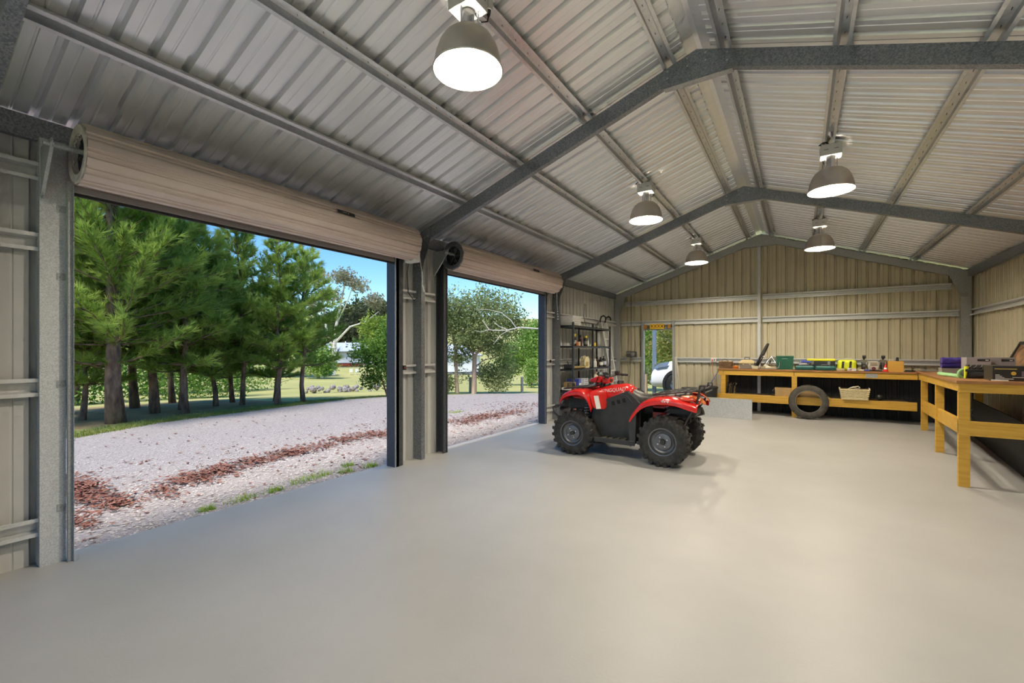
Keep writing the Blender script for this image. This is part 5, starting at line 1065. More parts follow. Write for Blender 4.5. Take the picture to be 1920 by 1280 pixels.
t = thing('red_cone', (1.475, 11.82, BZ), label='little red cone with a white stripe', cat='cone')
M_cone = mat('cone_red', (.75, .03, .015), rough=.4)
MB().box(1.425, 1.525, 11.77, 11.87, BZ+.001, BZ+.014).build('base', M_cone, t); m = MB(); m.lathe([(.042, .012), (.008, .16), (.0, .16)], n=16, o=(1.475, 11.82, BZ)); m.build('cone', M_cone, t, smooth=True); m = MB(); m.lathe([(.0335, .05), (.0255, .085)], n=16, o=(1.475, 11.82, BZ)); m.build('stripe', M_white, t)
t = thing('timber_box', (1.63, 11.95, BZ), label='open orange timber box holding tools beside the grinder', cat='box')
M_ob = mat('orange_ply', (.62, .33, .05), (.70, .40, .08), rough=.5, scale=6, stretch=(1, 1, 5))
for a in ((1.51, 1.76, 11.82, 11.835, .22), (1.51, 1.76, 12.065, 12.08, .22), (1.51, 1.525, 11.835, 12.065, .22), (1.745, 1.76, 11.835, 12.065, .22), (1.525, 1.745, 11.835, 12.065, .012)): MB().box(*a[:4], BZ+.001, BZ+a[4]).build('side_board' if a[4] > .1 else 'base_board', M_ob, t)
t = thing('black_bottle', (1.675, 11.93, BZ+.01), label='black canister poking out of the timber box', cat='canister'); m = MB(); m.cyl((1.675, 11.93, BZ+.013), (1.675, 11.93, BZ+.28), .024, n=12); m.build('body', M_blk, t, smooth=40); m = MB(); m.cyl((1.675, 11.93, BZ+.28), (1.675, 11.93, BZ+.295), .018, n=12); m.build('cap', M_rub, t)
t = thing('hand_tools', (1.58, 11.95, BZ+.01), label='pale wooden tool handles sticking out of the timber box', cat='tools')
for i, (x, h) in enumerate(((1.55, .255), (1.585, .245), (1.615, .24))): m = MB(); m.cyl((x, 11.93+.02*i, BZ+.013), (x+.012, 11.93, BZ+h), .013, n=8); m.build('handle', M_cream, t)
t = thing('wire_coil', (1.86, 11.98, BZ), label='loose coil of dark wire at the bench corner', cat='wire'); m = MB(); m.tube([(1.88+(.07+.012*math.sin(i*.7))*math.cos(i*.42), 11.98+(.07+.01*math.cos(i*.5))*math.sin(i*.42), BZ+.008+.018*abs(math.sin(i*.37))+.002) for i in range(70)], .006, n=5); m.build('strand', M_blk, t)
t = thing('wire_tray', (2.15, 11.6, 1.08), label='low grey wire tray between the bench corner and the purple roll', cat='wire tray')
for i in range(9): m = MB(); m.cyl((1.99+.04*i, 11.35, 1.098), (1.99+.04*i, 11.75, 1.098), .004, n=5); m.build('wire', M_gp, t)
for z_ in (1.098, 1.125):
    m = MB(); m.tube([(1.98, 11.34, z_), (2.33, 11.34, z_), (2.33, 11.76, z_), (1.98, 11.76, z_)], .005, n=5, close=True); m.build('frame_wire', M_gp, t)
# under the bench
M_card = mat('cardboard', (.40, .26, .11), (.48, .32, .14), rough=.85, scale=6)
t = thing('cardboard_box', (-.31, 11.95, .445), label='cardboard carton on the lower shelf left of the leaning tyre', cat='carton'); MB().box(-.48, -.16, 11.80, 12.08, .447, .64).build('box', M_card, t); m = MB(); m.add([(-.48, 11.80, .64), (-.48, 12.08, .64), (-.53, 12.08, .56), (-.53, 11.80, .56)], [(0, 1, 2, 3)]); m.build('flap', M_card, t, solid=.006)
t = thing('cardboard_box', (.27, 12.0, .445), label='long low cardboard carton on the lower shelf behind the leaning tyre', cat='carton'); m = MB(); m.prism([(-.04, .447), (.56, .447), (.40, .57), (-.04, .61)], 11.82, 12.15); m.build('box', M_card, t); MB().box(.0, .38, 11.815, 11.82, .50, .505).build('tape', M_beige, t)
t = thing('cane_basket', (.96, 11.93, .455), label='cream cane basket with a curl of rope on the lower shelf', cat='basket')
basket(t, .74, 1.19, 11.70, 11.98, .458, .665, M_cane, .035, nx=16)
for x in (.715, 1.215): m = MB(); m.tube([(x, 11.74, .665), (x, 11.78, .695), (x, 11.90, .695), (x, 11.94, .665)], .012, n=6); m.build('handle', M_cane, t)
m = MB(); m.tube([(.86, 11.80, .66), (.90, 11.79, .70), (.96, 11.80, .71), (1.02, 11.80, .685), (1.06, 11.80, .71), (1.03, 11.80, .735), (.94, 11.80, .72), (.88, 11.82, .69), (.93, 11.82, .66)], .010, n=6); m.build('rope', M_cream, t)
t = thing('wire_stand', (-1.39, 12.0, .445), label='dark wire stands stacked at the left of the lower shelf', cat='wire stand')
for i in range(4):
    m = MB(); x = -1.50+.055*i; m.tube([(x, 11.88, .448), (x+.02, 11.90, .70-.02*i), (x+.05, 11.99, .745-.02*i), (x+.02, 12.10, .70), (x, 12.12, .448)], .009, n=6); m.build('hoop', M_chrome if i % 2 else M_blk, t, smooth=True)
m = MB(); m.tube([(-1.50, 11.95, .60), (-1.42, 11.93, .66), (-1.32, 11.95, .60), (-1.30, 11.97, .50)], .012, n=6); m.build('cross_wire', M_blk, t)
t = thing('dark_ball', (1.40, 11.98, .445), label='dark round ball on the lower shelf right of the cane basket', cat='ball'); m = MB(); m.sphere((1.40, 11.98, .51), .062, n=16, m=12); m.build('body', M_blk, t, smooth=True); m = MB(); m.tube([(1.40+.0625*math.cos(a), 11.98+.0625*math.sin(a), .51) for a in [2*PI*i/24 for i in range(24)]], .003, n=4, close=True); m.build('seam', M_rub, t)
# leaning motorcycle tyre
t = thing('loose_tyre', (.15, 11.62, 0), label='worn motorcycle tyre leaning against the front of the far bench', cat='tyre')
tl = math.radians(9); m = MB(); m.T = Matrix.Translation((.155, 11.625, .372)) @ Matrix.Rotation(-tl, 4, 'X')
m.lathe([(.235, -.045), (.25, -.055), (.30, -.062), (.345, -.05), (.366, -.02), (.370, 0), (.366, .02), (.345, .05), (.30, .062), (.25, .055), (.235, .045), (.24, .03), (.29, .045), (.335, .035), (.35, 0), (.335, -.035), (.29, -.045), (.24, -.03), (.235, -.045)], n=48, axis='y'); m.build('carcass', mat('dusty_rubber', (.045, .04, .033), (.085, .075, .06), rough=.8, scale=8), t, smooth=50)
m = MB(); m.T = Matrix.Translation((.155, 11.625, .372)) @ Matrix.Rotation(-tl, 4, 'X')
for i in range(40):
    a = 2*PI*i/40; c = (math.cos(a)*.360, .028*(-1)**i, math.sin(a)*.360); m.cbox(c, (.022, .034, .022))
m.build('tread', MATS['dusty_rubber'], t)
m = MB(); m.T = Matrix.Translation((.155, 11.625, .372)) @ Matrix.Rotation(-tl, 4, 'X'); m.lathe([(.232, -.047), (.237, -.056), (.243, -.054)], n=48, axis='y'); m.build('bead', mat('bead_grey', (.22, .21, .19), rough=.6), t)
# galvanised tray standing on the floor
t = thing('galvanised_tray', (-1.42, 10.88, 0), label='shiny galvanised metal tray standing on edge before the bench', cat='tray')
M_gs = mat('bright_galvanised', (.56, .57, .57), (.72, .73, .72), rough=.34, metal=.5, scale=90, kind='voronoi', lo=.1, hi=.9)
MB().box(-1.98, -.86, 10.80, 10.804, .003, .42).build('face', M_gs, t); MB().box(-1.98, -.86, 10.804, 11.0, .416, .42).build('top_fold', M_gs, t); MB().box(-1.98, -.86, 10.804, 11.0, .0, .004).build('bottom_fold', M_gs, t)
MB().box(-.864, -.86, 10.804, 10.86, .004, .416).build('end_fold', M_gs, t); MB().box(-1.98, -1.976, 10.804, 11.0, .004, .416).build('end_fold', M_gs, t)
t = thing('black_tub', (-1.83, 11.45, 0), label='black lidded plastic tub between the quad bike and the bench', cat='tub')
m = MB(); m.lathe([(.0, .002), (.17, .002), (.20, .61), (.0, .61)], n=28, o=(-1.84, 11.5, 0)); m.build('body', M_blk, t, smooth=40); m = MB(); m.lathe([(.215, .59), (.215, .625), (.19, .645), (.0, .655)], n=28, o=(-1.84, 11.5, 0)); m.build('lid', M_blk, t, smooth=40)
t = thing('black_tub', (-2.32, 11.75, 0), label='black tub with ridged lid seen over the rear rack of the quad bike', cat='tub')
m = MB(); m.lathe([(.0, .002), (.17, .002), (.20, .52), (.0, .52)], n=28, o=(-2.32, 11.8, 0)); m.build('body', M_blk, t, smooth=40); m = MB(); m.lathe([(.215, .50), (.215, .53), (.20, .535), (.20, .555), (.18, .56), (.0, .56)], n=28, o=(-2.32, 11.8, 0)); m.build('lid', M_blk, t, smooth=40)
m = MB(); m.tube([(-1.66, 11.73, BZ-.05), (-1.72, 11.62, .84), (-1.80, 11.45, .685), (-1.88, 11.28, .62), (-1.92, 11.24, .40), (-1.93, 11.24, .02)], .009, n=6); tag(m.build('blue_hose', mat('hose_blue', (.05, .08, .22), rough=.5), smooth=True), 'thin dark blue hose trailing from the bench end over the black tub', 'hose')

# ================================================================ THINGS ON THE SIDE BENCH
zs = lambda y: 1.085+.080*(11.14-y)/4.37
t = thing('tarpaulin_roll', (2.05, 9.75, zs(9.7)), label='rolled purple tarpaulin lying on a grey box', cat='tarpaulin')
M_pur = mat('purple_tarp', (.055, .035, .26), (.09, .06, .38), rough=.5, scale=9, bump=.5, bscale=14)
for i, (z_, r_) in enumerate(((.145, .045), (.215, .055))):
    m = MB(); n_ = 14; rows = []
    for k in range(n_+1):
        x = 1.90+.36*k/n_; rows.append([(x, 9.72+.25*(x-1.9)+(r_*1.5+.006*math.sin(k*2+j))*math.cos(2*PI*j/12), zs(9.7)+z_+(r_+.006*math.sin(k*1.7+j*2))*math.sin(2*PI*j/12)) for j in range(12)])
    m.loft(rows, close=True, caps=True); m.build('roll', M_pur, t, smooth=True)
t = thing('grey_box', (1.98, 9.66, zs(9.6)), label='plain grey box under the purple tarpaulin', cat='box'); MB().box(1.885, 2.13, 9.60, 9.80, zs(9.6)+.001, zs(9.6)+.098).build('body', mat('box_grey', (.30, .28, .24), rough=.7), t, bevel=.004); MB().box(1.88, 2.135, 9.595, 9.805, zs(9.6)+.085, zs(9.6)+.099).build('lid', MATS['box_grey'], t)
t = thing('green_rope', (1.72, 8.2, zs(8.2)), label='pale green twisted rope lying by the bench front edge', cat='rope')
R_ = random.Random(9)
for st_ in range(3):
    m = MB(); m.tube([(1.665+.05*(i/40)+.014*math.cos(i*.9+st_*2.1), 8.62-.72*i/40+.02*math.sin(i*.3), zs(8.3)+.03+.014*math.sin(i*.9+st_*2.1)) for i in range(41)], .013, n=6); m.build('strand', mat('mint_rope', (.34, .62, .27), rough=.7), t, smooth=True)
m = MB(); m.tube([(1.735+.05*math.cos(a), 7.83+.03*math.cos(a), zs(7.8)+.055+.05*math.sin(a)) for a in [2*PI*i/16 for i in range(16)]], .016, n=6, close=True); m.build('coil', MATS['mint_rope'], t, smooth=True)
for i, (x, lb) in enumerate(((2.02, 'left'), (2.30, 'right'))):
    y = 8.95+.16*i; z = zs(y); t = thing('grey_carton', (x+.12, y+.1, z), .0, 'grey and brown product carton, the %s of a pair on the side bench' % lb, 'carton', 'paired grey cartons')
    g0 = mat('carton_grey', (.34, .31, .33), rough=.6); MB().box(x, x+.25, y, y+.26, z+.10, z+.27).build('box', g0, t); MB().box(x-.001, x+.251, y-.001, y+.261, z+.001, z+.10).build('lower_band', mat('carton_brown', (.13, .075, .06), rough=.6), t)
    m = MB(); m.box(x+.11, x+.235, y-.004, y, z+.215, z+.245); lb_ = m.build('label_badge', M_blk, t); MB().box(x+.19, x+.222, y-.006, y-.004, z+.224, z+.236).build('label_mark', M_decal, lb_)
t = thing('cell_charger', (2.66, 9.75, zs(9.7)), label='small cream power adaptor on the side bench', cat='adaptor'); MB().box(2.60, 2.69, 9.72, 9.80, zs(9.7)+.06, zs(9.7)+.20).build('body', mat('cream_plastic', (.66, .58, .28), rough=.5), t, bevel=.006); MB().box(2.55, 2.74, 9.70, 9.82, zs(9.7)+.001, zs(9.7)+.06).build('base', M_blk, t)
t = thing('charging_rack', (1.9, 7.95, zs(7.9)), label='black rack of tool batteries with a curved moulded front', cat='battery rack')
m = MB(); m.box(1.735, 2.09, 7.72, 7.98, zs(7.8)+.003, zs(7.8)+.085); m.build('base', M_blk, t, bevel=.03); MB().box(1.745, 2.03, 7.80, 7.98, zs(7.8)+.085, zs(7.8)+.115).build('tray', M_blk, t, bevel=.008)
for i in range(5): m = MB(); m.box(1.765+.05*i, 1.80+.05*i, 7.80, 7.88, zs(7.8)+.115, zs(7.8)+.17); b_ = m.build('battery', M_blk, t, bevel=.008); m = MB(); m.tube([(1.768+.05*i, 7.80, zs(7.8)+.13), (1.79+.05*i, 7.795, zs(7.8)+.145), (1.803+.05*i, 7.80, zs(7.8)+.175)], .004, n=5); m.build('clip', M_gp, b_)
t = thing('yellow_screwdriver', (1.73, 7.76, zs(7.8)), label='fluorescent yellow tool handle standing against the black battery rack', cat='tool'); m = MB(); m.cyl((1.722, 7.70, zs(7.7)+.002), (1.735, 7.70, zs(7.7)+.15), .009, .022, n=8); m.build('handle', M_hv, t, smooth=40); m = MB(); m.box(1.722, 1.75, 7.676, 7.70, zs(7.7)+.085, zs(7.7)+.115); m.build('print', M_blk, t)
t = thing('black_carton', (2.05, 7.1, zs(7.1)), label='long black printed carton at the near end of the side bench', cat='carton')
z = zs(7.05); MB().box(1.79, 2.45, 7.02, 7.30, z+.002, z+.165).build('box', mat('carton_black', (.022, .018, .018), rough=.35), t)
yf = 7.018
for (a, b_, c, d, mm) in ((1.805, 1.975, .128, .137, ((.55, .42, .10))), (1.81, 1.845, .064, .069, (.8, .8, .78)), (1.81, 1.862, .050, .055, (.8, .8, .78)), (1.81, 1.88, .036, .041, (.8, .8, .78)), (1.81, 1.95, .020, .027, (.8, .8, .78)), (1.94, 2.20, .038, .046, (.5, .5, .5)), (2.06, 2.16, .135, .158, (.35, .02, .03)), (2.01, 2.10, .05, .11, (.14, .12, .16))):
    MB().box(a, b_, yf-.002, yf, z+c, z+d).build('printed_block', mat('ink_%d_%d' % (int(mm[0]*100), int(mm[2]*100)), mm, rough=.6), t)
m = MB(); m.cyl((1.95, yf, z+.085), (1.95, yf-.002, z+.085), .020, n=16); m.build('printed_disc', mat('ink_gold', (.65, .42, .05), rough=.5), t)
t = thing('framed_picture', (2.6, 9.6, zs(9.6)), label='black framed sepia picture leaning against the right wall', cat='picture')
z = zs(9.0)+.035; P0, P1 = Vector((2.62, 9.85, z)), Vector((2.62, 9.05, z)); up = Vector((.22, 0, .50)).normalized(); al = (P1-P0).normalized(); nn = al.cross(up).normalized(); nn = -nn if nn.x > 0 else nn; W_, H_ = .80, .50
def slab(u0, u1, v0, v1, d0, d1):
    return MB().add([P0+al*u_+up*v_+nn*d_ for d_ in (d0, d1) for u_, v_ in ((u0, v0), (u1, v0), (u1, v1), (u0, v1))], [(0, 1, 2, 3), (4, 5, 6, 7), (0, 1, 5, 4), (1, 2, 6, 5), (2, 3, 7, 6), (3, 0, 4, 7)])
for a in ((0, W_, 0, .045), (0, W_, H_-.045, H_), (0, .045, .045, H_-.045), (W_-.045, W_, .045, H_-.045)): slab(*a, 0, .025).build('frame_side', M_blk, t)
slab(.04, W_-.04, .04, H_-.04, .0, .006).build('mount', M_cream, t); slab(.055, W_-.055, .055, H_-.055, .006, .010).build('print_sheet', mat('sepia_print', (.16, .07, .03), (.46, .26, .13), rough=.3, scale=9, detail=6), t)
t = thing('pen', (1.85, 6.9, zs(6.9)), label='slim white pen lying before the black carton', cat='pen'); m = MB(); m.cyl((1.755, 6.93, zs(6.9)+.008), (1.88, 6.90, zs(6.9)+.008), .006, n=8); m.build('barrel', M_white, t, smooth=40); m = MB(); m.cyl((1.755, 6.93, zs(6.9)+.008), (1.735, 6.935, zs(6.9)+.008), .006, .001, n=8); m.build('tip', M_blk, t)
# ================================================================ STEEL SHELVING IN THE LEFT CORNER
M_rack = mat('rack_enamel', (.035, .04, .045), (.055, .06, .065), rough=.42, metal=.3, scale=20)
RX0, RX1, RY0, RY1 = -4.425, -4.04, 8.64, 10.86
SZ = [.16, .63, 1.09, 1.59, 2.03]
rk_ = thing('shelving_rack', (-4.23, 9.75, 0), label='black steel shelving rack against the left wall in the corner', cat='shelving')
for y in (RY0, 9.72, RY1):
    for x in (RX0, RX1):
        s = -1 if x == RX1 else 1; p = MB(); p.sweep(thick([(0, .035), (0, 0), (.035*s, 0)], .003), (x, y-(.035 if y == RY1 else 0), 0), (x, y-(.035 if y == RY1 else 0), 2.10), (1, 0, 0), (0, 1, 0)); po = p.build('post', M_rack, rk_)
        sl = MB()
        for k in range(40): sl.box(x-.0025 if s < 0 else x+.001, x+.0025, y+.010-(.035 if y == RY1 else 0), y+.022-(.035 if y == RY1 else 0), .05+.05*k, .07+.05*k)
        sl.build('slots', mat('slot_grey', (.18, .18, .17), rough=.8), po)
for z in SZ:
    MB().box(RX0+.003, RX1-.003, RY0+.003, RY1-.003, z-.012, z).build('shelf', M_rack, rk_)
    for x in (RX0+.003, RX1-.008): MB().box(x, x+.005, RY0+.01, RY1-.01, z-.045, z-.002).build('shelf_beam', M_rack, rk_)
    for y in (RY0+.003, RY1-.008): MB().box(RX0+.01, RX1-.01, y, y+.005, z-.045, z-.002).build('shelf_beam', M_rack, rk_)
def bottle(name, x, y, z, r, h, m_, cap=None, label=None, cat='bottle', neck=.4, ch=.04, grp='bottles and cans on the shelving rack', band=None):
    t = thing(name, (x, y, z), 0, label, cat, grp); z += .0015
    b = MB(); b.lathe([(0, 0), (r*.96, 0), (r, .01), (r, h*.78), (r*.92, h*.85), (r*neck, h), (0, h)], n=16, o=(x, y, z)); b.build('body', m_, t, smooth=45)
    if cap: c = MB(); c.lathe([(r*neck+.006, h-.003), (r*neck+.006, h+ch), (0, h+ch)], n=14, o=(x, y, z)); c.build('cap', cap, t, smooth=45)
    if band: c = MB(); c.lathe([(r+.001, h*.2), (r+.001, h*.6)], n=16, o=(x, y, z)); c.build('paper_label', band, t, smooth=True)
    return t
M_yc = mat('yellow_cap', (.75, .55, .03), rough=.4); M_orc = mat('orange_label', (.65, .20, .06), rough=.5); M_amber = mat('dark_brown_bottle', (.035, .02, .012), rough=.2)
z = SZ[3]
bottle('aerosol_can', -4.12, 8.86, z, .040, .21, M_amber, M_yc, 'tall dark aerosol can with yellow cap at the left of the rack', 'can', .75, .05, band=mat('grey_label', (.30, .28, .25), rough=.5))
bottle('dark_bottle', -4.14, 9.22, z, .036, .21, mat('maroon_bottle', (.07, .015, .015), rough=.3), M_blk, 'dark maroon bottle with black cap on the upper shelf', neck=.4)
bottle('aerosol_can', -4.12, 9.46, z, .046, .19, M_blk, M_yc, 'stout black can with yellow cap on the upper shelf', 'can', .7, .04, band=M_gp)
bottle('orange_tin', -4.11, 8.98, z, .034, .09, M_orc, None, 'small orange tin beside the tall aerosol can', 'tin', .9)
bottle('white_jar', -4.12, 9.10, z, .030, .075, M_cream, M_white, 'small cream jar between the tall can and maroon bottle', 'jar', .8, .02)
bottle('white_bottle', -4.14, 9.62, z, .028, .12, M_white, M_white, 'white bottle next to the stout black can', neck=.5, ch=.02)
bottle('white_jar', -4.12, 9.86, z, .030, .11, M_white, M_white, 'white jar just right of the middle rack post', 'jar', .8, .02)
bottle('yellow_tin', -4.12, 9.98, z, .036, .08, M_yc, M_orc, 'small yellow tin on the upper shelf, right of the middle post', 'tin', .8, .015)
t = thing('rag_heap', (-4.13, 8.76, z), label='pale crumpled rag at the left end of the upper shelf', cat='rag'); m = MB(); m.sphere((-4.13, 8.77, z+.032), .06, n=10, m=7, sc_=(.8, 1.0, .5)); m.build('fold', mat('pale_rag', (.50, .44, .36), rough=.9), t, smooth=True); m = MB(); m.sphere((-4.11, 8.79, z+.058), .035, n=8, m=6, sc_=(1, 1, .6)); m.build('fold', MATS['pale_rag'], t, smooth=True)
z = SZ[2]
t = thing('oil_can', (-4.16, 9.50, z), label='cream plastic oil container with carry handle on the middle shelf', cat='oil container', group='bottles and cans on the shelving rack')
m = MB(); m.prism([(9.37, z+.002), (9.62, z+.002), (9.62, z+.19), (9.58, z+.25), (9.47, z+.25), (9.40, z+.21), (9.37, z+.16)], -4.22, -4.10, 'yz'); m.build('body', mat('oil_cream', (.66, .58, .36), rough=.45), t, bevel=.012)
m = MB(); m.tube([(-4.16, 9.41, z+.21), (-4.16, 9.43, z+.27), (-4.16, 9.52, z+.275), (-4.16, 9.57, z+.24)], .014, n=6); m.build('handle', MATS['oil_cream'], t); m = MB(); m.cyl((-4.16, 9.60, z+.22), (-4.16, 9.61, z+.27), .022, n=10); m.build('cap', M_blk, t)
MB().box(-4.10, -4.095, 9.42, 9.57, z+.04, z+.14).build('paper_label', mat('label_olive', (.36, .28, .10), rough=.6), t)
t = thing('brass_tube', (-4.12, 9.1, z), label='long brass coloured tube lying on the middle shelf', cat='tube'); m = MB(); m.cyl((-4.11, 8.78, z+.03), (-4.11, 9.34, z+.03), .026, n=14); m.build('barrel', mat('brass', (.55, .40, .13), rough=.35, metal=.6), t, smooth=40); m = MB(); m.cyl((-4.11, 9.34, z+.032), (-4.11, 9.39, z+.032), .031, n=14); m.build('end_fitting', M_tan, t, smooth=40)
t = thing('cordless_tool', (-4.22, 8.75, z), label='black power tool with grey cable at the left of the middle shelf', cat='tool'); MB().box(-4.30, -4.12, 8.68, 8.80, z+.002, z+.10).build('body', M_blk, t, bevel=.02); m = MB(); m.tube([(-4.10, 8.70, z+.02), (-4.09, 8.75, z+.05), (-4.10, 8.80, z+.03), (-4.11, 8.77, z+.015)], .008, n=6); m.build('cable', M_gp, t); m = MB(); m.cyl((-4.2, 8.72, z+.10), (-4.22, 8.70, z+.17), .010, n=6); m.build('lever', M_blk, t)
bottle('white_bottle', -4.13, 9.88, z, .045, .20, M_white, M_orc, 'white bottle with orange cap, right of the middle rack post', neck=.35)
bottle('white_bottle', -4.12, 10.02, z, .040, .16, M_decal, M_white, 'shorter white bottle on the middle shelf', neck=.4)
bottle('dark_bottle', -4.14, 10.19, z, .050, .21, M_amber, M_blk, 'dark brown bottle on the middle shelf, second from the right', neck=.35)
bottle('dark_bottle', -4.13, 10.40, z, .055, .19, M_blk, M_blk, 'black bottle with a white label on the middle shelf', neck=.4, band=M_decal)
bottle('dark_bottle', -4.12, 10.60, z, .055, .22, M_blk, M_gp, 'tall black bottle with pale label at the right end of the middle shelf', neck=.35, band=mat('blue_label', (.45, .50, .62), rough=.5))
z = SZ[1]
t = thing('blue_carton', (-4.2, 9.2, z), label='blue carton standing on the lower shelf', cat='carton'); MB().box(-4.36, -4.07, 8.98, 9.10, z+.002, z+.23).build('box', mat('carton_blue', (.06, .10, .42), rough=.5), t); MB().box(-4.07, -4.067, 8.99, 9.09, z+.10, z+.14).build('label_strip', M_decal, t)
k = 0
for cidx in range(2):
    for row in range(5):
        t = thing('parts_box', (-4.2, 9.21+.20*cidx, z+.044*row), 0, 'flat white parts box, %s of five in the %s stack on the lower shelf' % (('lowest', 'second up', 'middle', 'fourth up', 'topmost')[row], ('left', 'right')[cidx]), 'box', 'white parts boxes on the rack')
        zb = z+.002+.0445*row; y0 = 9.11+.205*cidx; MB().box(-4.34, -4.08, y0, y0+.20, zb, zb+.043).build('carton', mat('box_white', (.55, .57, .62), rough=.6), t); MB().box(-4.08, -4.078, y0+.03, y0+.17, zb+.010, zb+.030).build('end_label', mat('box_ink', (.20, .22, .30), rough=.6), t)
t = thing('cardboard_box', (-4.2, 8.82, z), label='small cardboard carton on the lower shelf of the rack', cat='carton'); MB().box(-4.34, -4.12, 8.78, 8.92, z+.002, z+.17).build('box', M_card, t); MB().box(-4.12, -4.118, 8.83, 8.87, z+.02, z+.16).build('tape', M_beige, t)
t = thing('red_pouch', (-4.09, 8.83, z), label='small red and white pouch before the little cardboard carton', cat='pouch'); MB().box(-4.11, -4.06, 8.70, 8.86, z+.002, z+.055).build('body', M_cone, t, bevel=.015); MB().box(-4.062, -4.058, 8.74, 8.80, z+.015, z+.04).build('patch', M_white, t)
t = thing('white_pouch', (-4.2, 8.72, z), label='flat white packet at the left end of the lower shelf', cat='packet'); MB().box(-4.34, -4.12, 8.66, 8.76, z+.002, z+.06).build('body', M_decal, t, bevel=.012); MB().box(-4.12, -4.118, 8.68, 8.74, z+.02, z+.03).build('print_line', M_gp, t)
t = thing('cloth_sack', (-4.18, 10.08, z), label='lumpy cream sack on the right of the lower shelf', cat='sack'); m = MB(); m.sphere((-4.18, 10.08, z+.155), .15, n=14, m=10, sc_=(.85, 1.0, 1.0)); m.build('body', mat('sack_cream', (.50, .44, .32), (.6, .54, .42), rough=.9, scale=8, bump=.6), t, smooth=True); m = MB(); m.cyl((-4.16, 10.06, z+.28), (-4.13, 10.05, z+.35), .04, .06, n=10); m.build('tied_neck', MATS['sack_cream'], t, smooth=True)
t = thing('steel_jug', (-4.16, 10.42, z), label='grey green jug at the right of the lower shelf', cat='jug'); m = MB(); m.lathe([(0, .002), (.075, .002), (.085, .20), (.06, .30), (.055, .33)], n=18, o=(-4.16, 10.42, z)); m.build('body', mat('jug_grey', (.32, .38, .36), rough=.35, metal=.3), t, smooth=True); m = MB(); m.tube([(-4.12, 10.49, z+.28), (-4.10, 10.56, z+.25), (-4.11, 10.54, z+.10), (-4.13, 10.50, z+.08)], .009, n=6); m.build('handle', MATS['jug_grey'], t)
t = thing('black_case', (-4.2, 9.4, SZ[0]), label='long black case on the bottom shelf behind the quad bike', cat='case'); MB().box(-4.38, -4.06, 9.0, 9.95, SZ[0]+.002, SZ[0]+.38).build('shell', M_blk, t, bevel=.02); MB().box(-4.062, -4.055, 9.40, 9.55, SZ[0]+.28, SZ[0]+.31).build('handle', M_gp, t)
t = thing('petrol_engine', (-4.2, 8.82, SZ[0]), label='grey and red small engine on the bottom shelf at the left', cat='engine'); MB().box(-4.34, -4.10, 8.70, 8.94, SZ[0]+.002, SZ[0]+.16).build('block', M_gp, t, bevel=.03); m = MB(); m.sphere((-4.20, 8.80, SZ[0]+.20), .10, n=12, m=8, sc_=(1, 1, .8)); m.build('shroud', mat('dull_silver', (.42, .42, .42), rough=.4, metal=.5), t, smooth=True); m = MB(); m.cyl((-4.10, 8.78, SZ[0]+.10), (-4.07, 8.78, SZ[0]+.10), .04, n=12); m.build('filler_cap', M_cone, t)
t = thing('laundry_basket', (-4.24, 8.92, SZ[4]), label='white plastic basket on top of the shelving rack', cat='basket')
x0, x1, y0, y1, zb, zt_ = -4.40, -4.09, 8.70, 9.18, SZ[4]+.003, SZ[4]+.20
def tap(f_, x, y): return ((x0+x1)/2+(x-(x0+x1)/2)*f_, (y0+y1)/2+(y-(y0+y1)/2)*f_)
m = MB(); L = MB()
for f0, z_ in ((.86, zb+.02), (.90, zb+.065), (.94, zb+.11), (.98, zb+.155)):
    c4 = [tap(f0, *p) for p in ((x0, y0), (x1, y0), (x1, y1), (x0, y1))]; L.tube([(*p, z_) for p in c4], .010, n=4, close=True)
for i in range(18):
    for e, (pa, pb) in enumerate((((x0, y0), (x1, y0)), ((x1, y0), (x1, y1)), ((x1, y1), (x0, y1)), ((x0, y1), (x0, y0)))):
        k_ = (i+.5)/18; p = (pa[0]+(pb[0]-pa[0])*k_, pa[1]+(pb[1]-pa[1])*k_); a, b_ = tap(.85, *p), tap(1.0, *p); L.bar((*a, zb+.01), (*b_, zt_), .013, .008)
L.build('lattice', M_white, t)
m = MB(); m.tube([(*p, zt_) for p in ((x0, y0), (x1, y0), (x1, y1), (x0, y1))], .014, n=6, close=True); m.build('rim', M_white, t)
m = MB(); a, b_ = tap(.85, x0, y0), tap(.85, x1, y1); m.box(a[0], b_[0], a[1], b_[1], zb-.002, zb+.014); m.build('base', M_white, t)
# ladder in the corner with black hooks
M_alu = mat('ladder_alloy', (.66, .65, .61), (.75, .74, .70), rough=.4, metal=.2, scale=12)
t = thing('ladder', (-4.15, 11.25, 0), label='aluminium ladder leaning in the corner, with black hooks at its top', cat='ladder')
for y, in ((11.06,), (11.42,)):
    m = MB(); m.bar((-3.98, y, 0.01), (-4.36, y-.12, 2.22), .05, .08, up=(1, 0, 0)); m.build('stile', M_alu, t)
    m = MB(); m.tube([(-4.36, y-.12, 2.20), (-4.36, y-.12, 2.27), (-4.33, y-.12, 2.36), (-4.26, y-.12, 2.39), (-4.21, y-.12, 2.34), (-4.21, y-.12, 2.28)], .022, n=8); m.build('hook', M_blk, t, smooth=True)
for i in range(8):
    k_ = (i+.5)/8; m = MB(); x = -3.98-.38*k_; m.box(x-.018, x+.018, 11.06-.12*k_, 11.42-.12*k_, 2.2*k_-.012, 2.2*k_+.012); m.build('rung', M_alu, t)
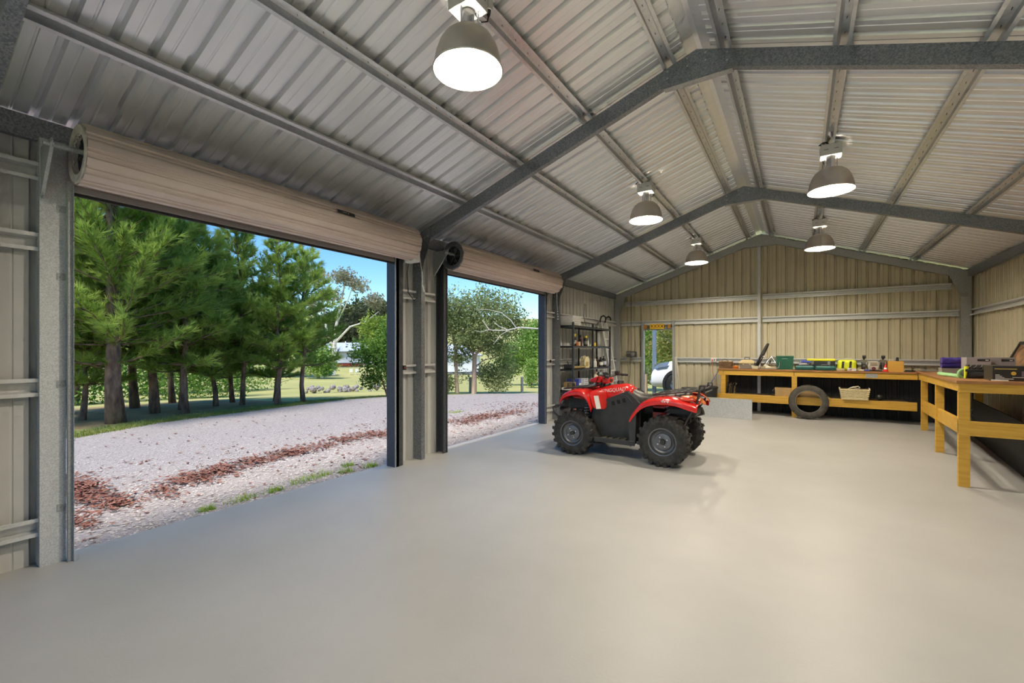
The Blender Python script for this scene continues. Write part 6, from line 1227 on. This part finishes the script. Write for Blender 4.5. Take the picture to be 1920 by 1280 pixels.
# ---- bits on the end wall
t = thing('radio', (-3.98, 12.36, 1.27), label='old dark stereo radio perched on the end wall girt beside the doorway', cat='radio')
MB().box(-4.12, -3.86, 12.29, 12.43, 1.302, 1.46).build('case', mat('radio_grey', (.10, .10, .10), rough=.4, metal=.3), t, bevel=.01)
m = MB(); m.cyl((-3.93, 12.29, 1.385), (-3.93, 12.283, 1.385), .055, n=18); m.build('speaker', M_gp, t); MB().box(-4.10, -4.0, 12.284, 12.29, 1.40, 1.44).build('dial', M_gp, t); m = MB(); m.cyl((-3.90, 12.36, 1.46), (-3.72, 12.40, 1.78), .003, n=5); m.build('aerial', M_chrome, t)
t = thing('wall_socket', (-4.09, 12.42, 1.26), label='cream power outlet on the girt under the radio', cat='socket', group='power outlets on the end wall'); MB().box(-4.15, -4.03, 12.395, 12.43, 1.195, 1.295).build('plate', mat('outlet_cream', (.72, .66, .48), rough=.4), t, bevel=.005); MB().box(-4.12, -4.10, 12.39, 12.396, 1.235, 1.26).build('switch', M_white, t)
t = thing('wall_socket', (-1.86, 12.42, 1.26), label='white power outlet with a red plug above the bench end', cat='socket', group='power outlets on the end wall'); MB().box(-1.93, -1.80, 12.395, 12.43, 1.20, 1.295).build('plate', M_white, t, bevel=.005); MB().box(-1.90, -1.875, 12.36, 12.396, 1.23, 1.26).build('plug', M_cone, t); MB().box(-1.85, -1.83, 12.37, 12.396, 1.23, 1.27).build('plug', M_blk, t)
m = MB(); m.tube([(-1.885, 12.36, 1.23), (-1.885, 12.36, .95), (-1.83, 12.37, .80), (-1.80, 12.38, .62), (-1.70, 12.38, .60)], .005, n=5); m.build('lead', M_orc, t)
m = MB(); m.tube([(-4.02, 12.415, 3.25), (-4.02, 12.415, 1.48)], .007, n=6); m.tube([(-4.02, 12.415, 1.48), (-4.02, 12.34, 1.2), (-4.03, 12.35, .8), (-4.10, 12.36, .4), (-4.06, 12.37, .02)], .006, n=6); tag(m.build('wall_cable', M_blk), 'thin black cable running down the end wall past the radio', 'cable')
t = thing('leaning_rods', (-2.72, 12.3, 0), label='slim grey rods leaning on the wall right of the doorway', cat='rods')
for x0, x1 in ((-2.60, -2.78), (-2.68, -2.80), (-2.74, -2.82)): m = MB(); m.cyl((x0, 12.20, .003), (x1, 12.39, 1.32), .009, n=6); m.build('rod', M_alu, t)
m = MB(); m.tube([(-4.34, 9.95, 2.10), (-4.38, 9.95, 2.30), (-4.38, 10.0, 2.62), (-4.38, 10.06, 2.60), (-4.38, 10.08, 2.30)], .006, n=5); tag(m.build('wire_hook', M_dark), 'thin dark wire loop hanging on the wall above the shelving rack', 'wire')
# joined pieces too small to pick apart
for o in bpy.data.objects:
    if o.parent is not None and o.name.split('.')[0] in {'vent_slots', 'bolts', 'screw_tips', 'guide_clips', 'knots', 'plate_marks', 'glazing_bars', 'tread', 'coil_edge', 'drum_wheel', 'wheel_nuts', 'needles', 'foliage', 'weave', 'lattice', 'treads', 'slots', 'spokes', 'trunk', 'lugs', 'print', 'links', 'nails'}: o['kind'] = 'stuff'
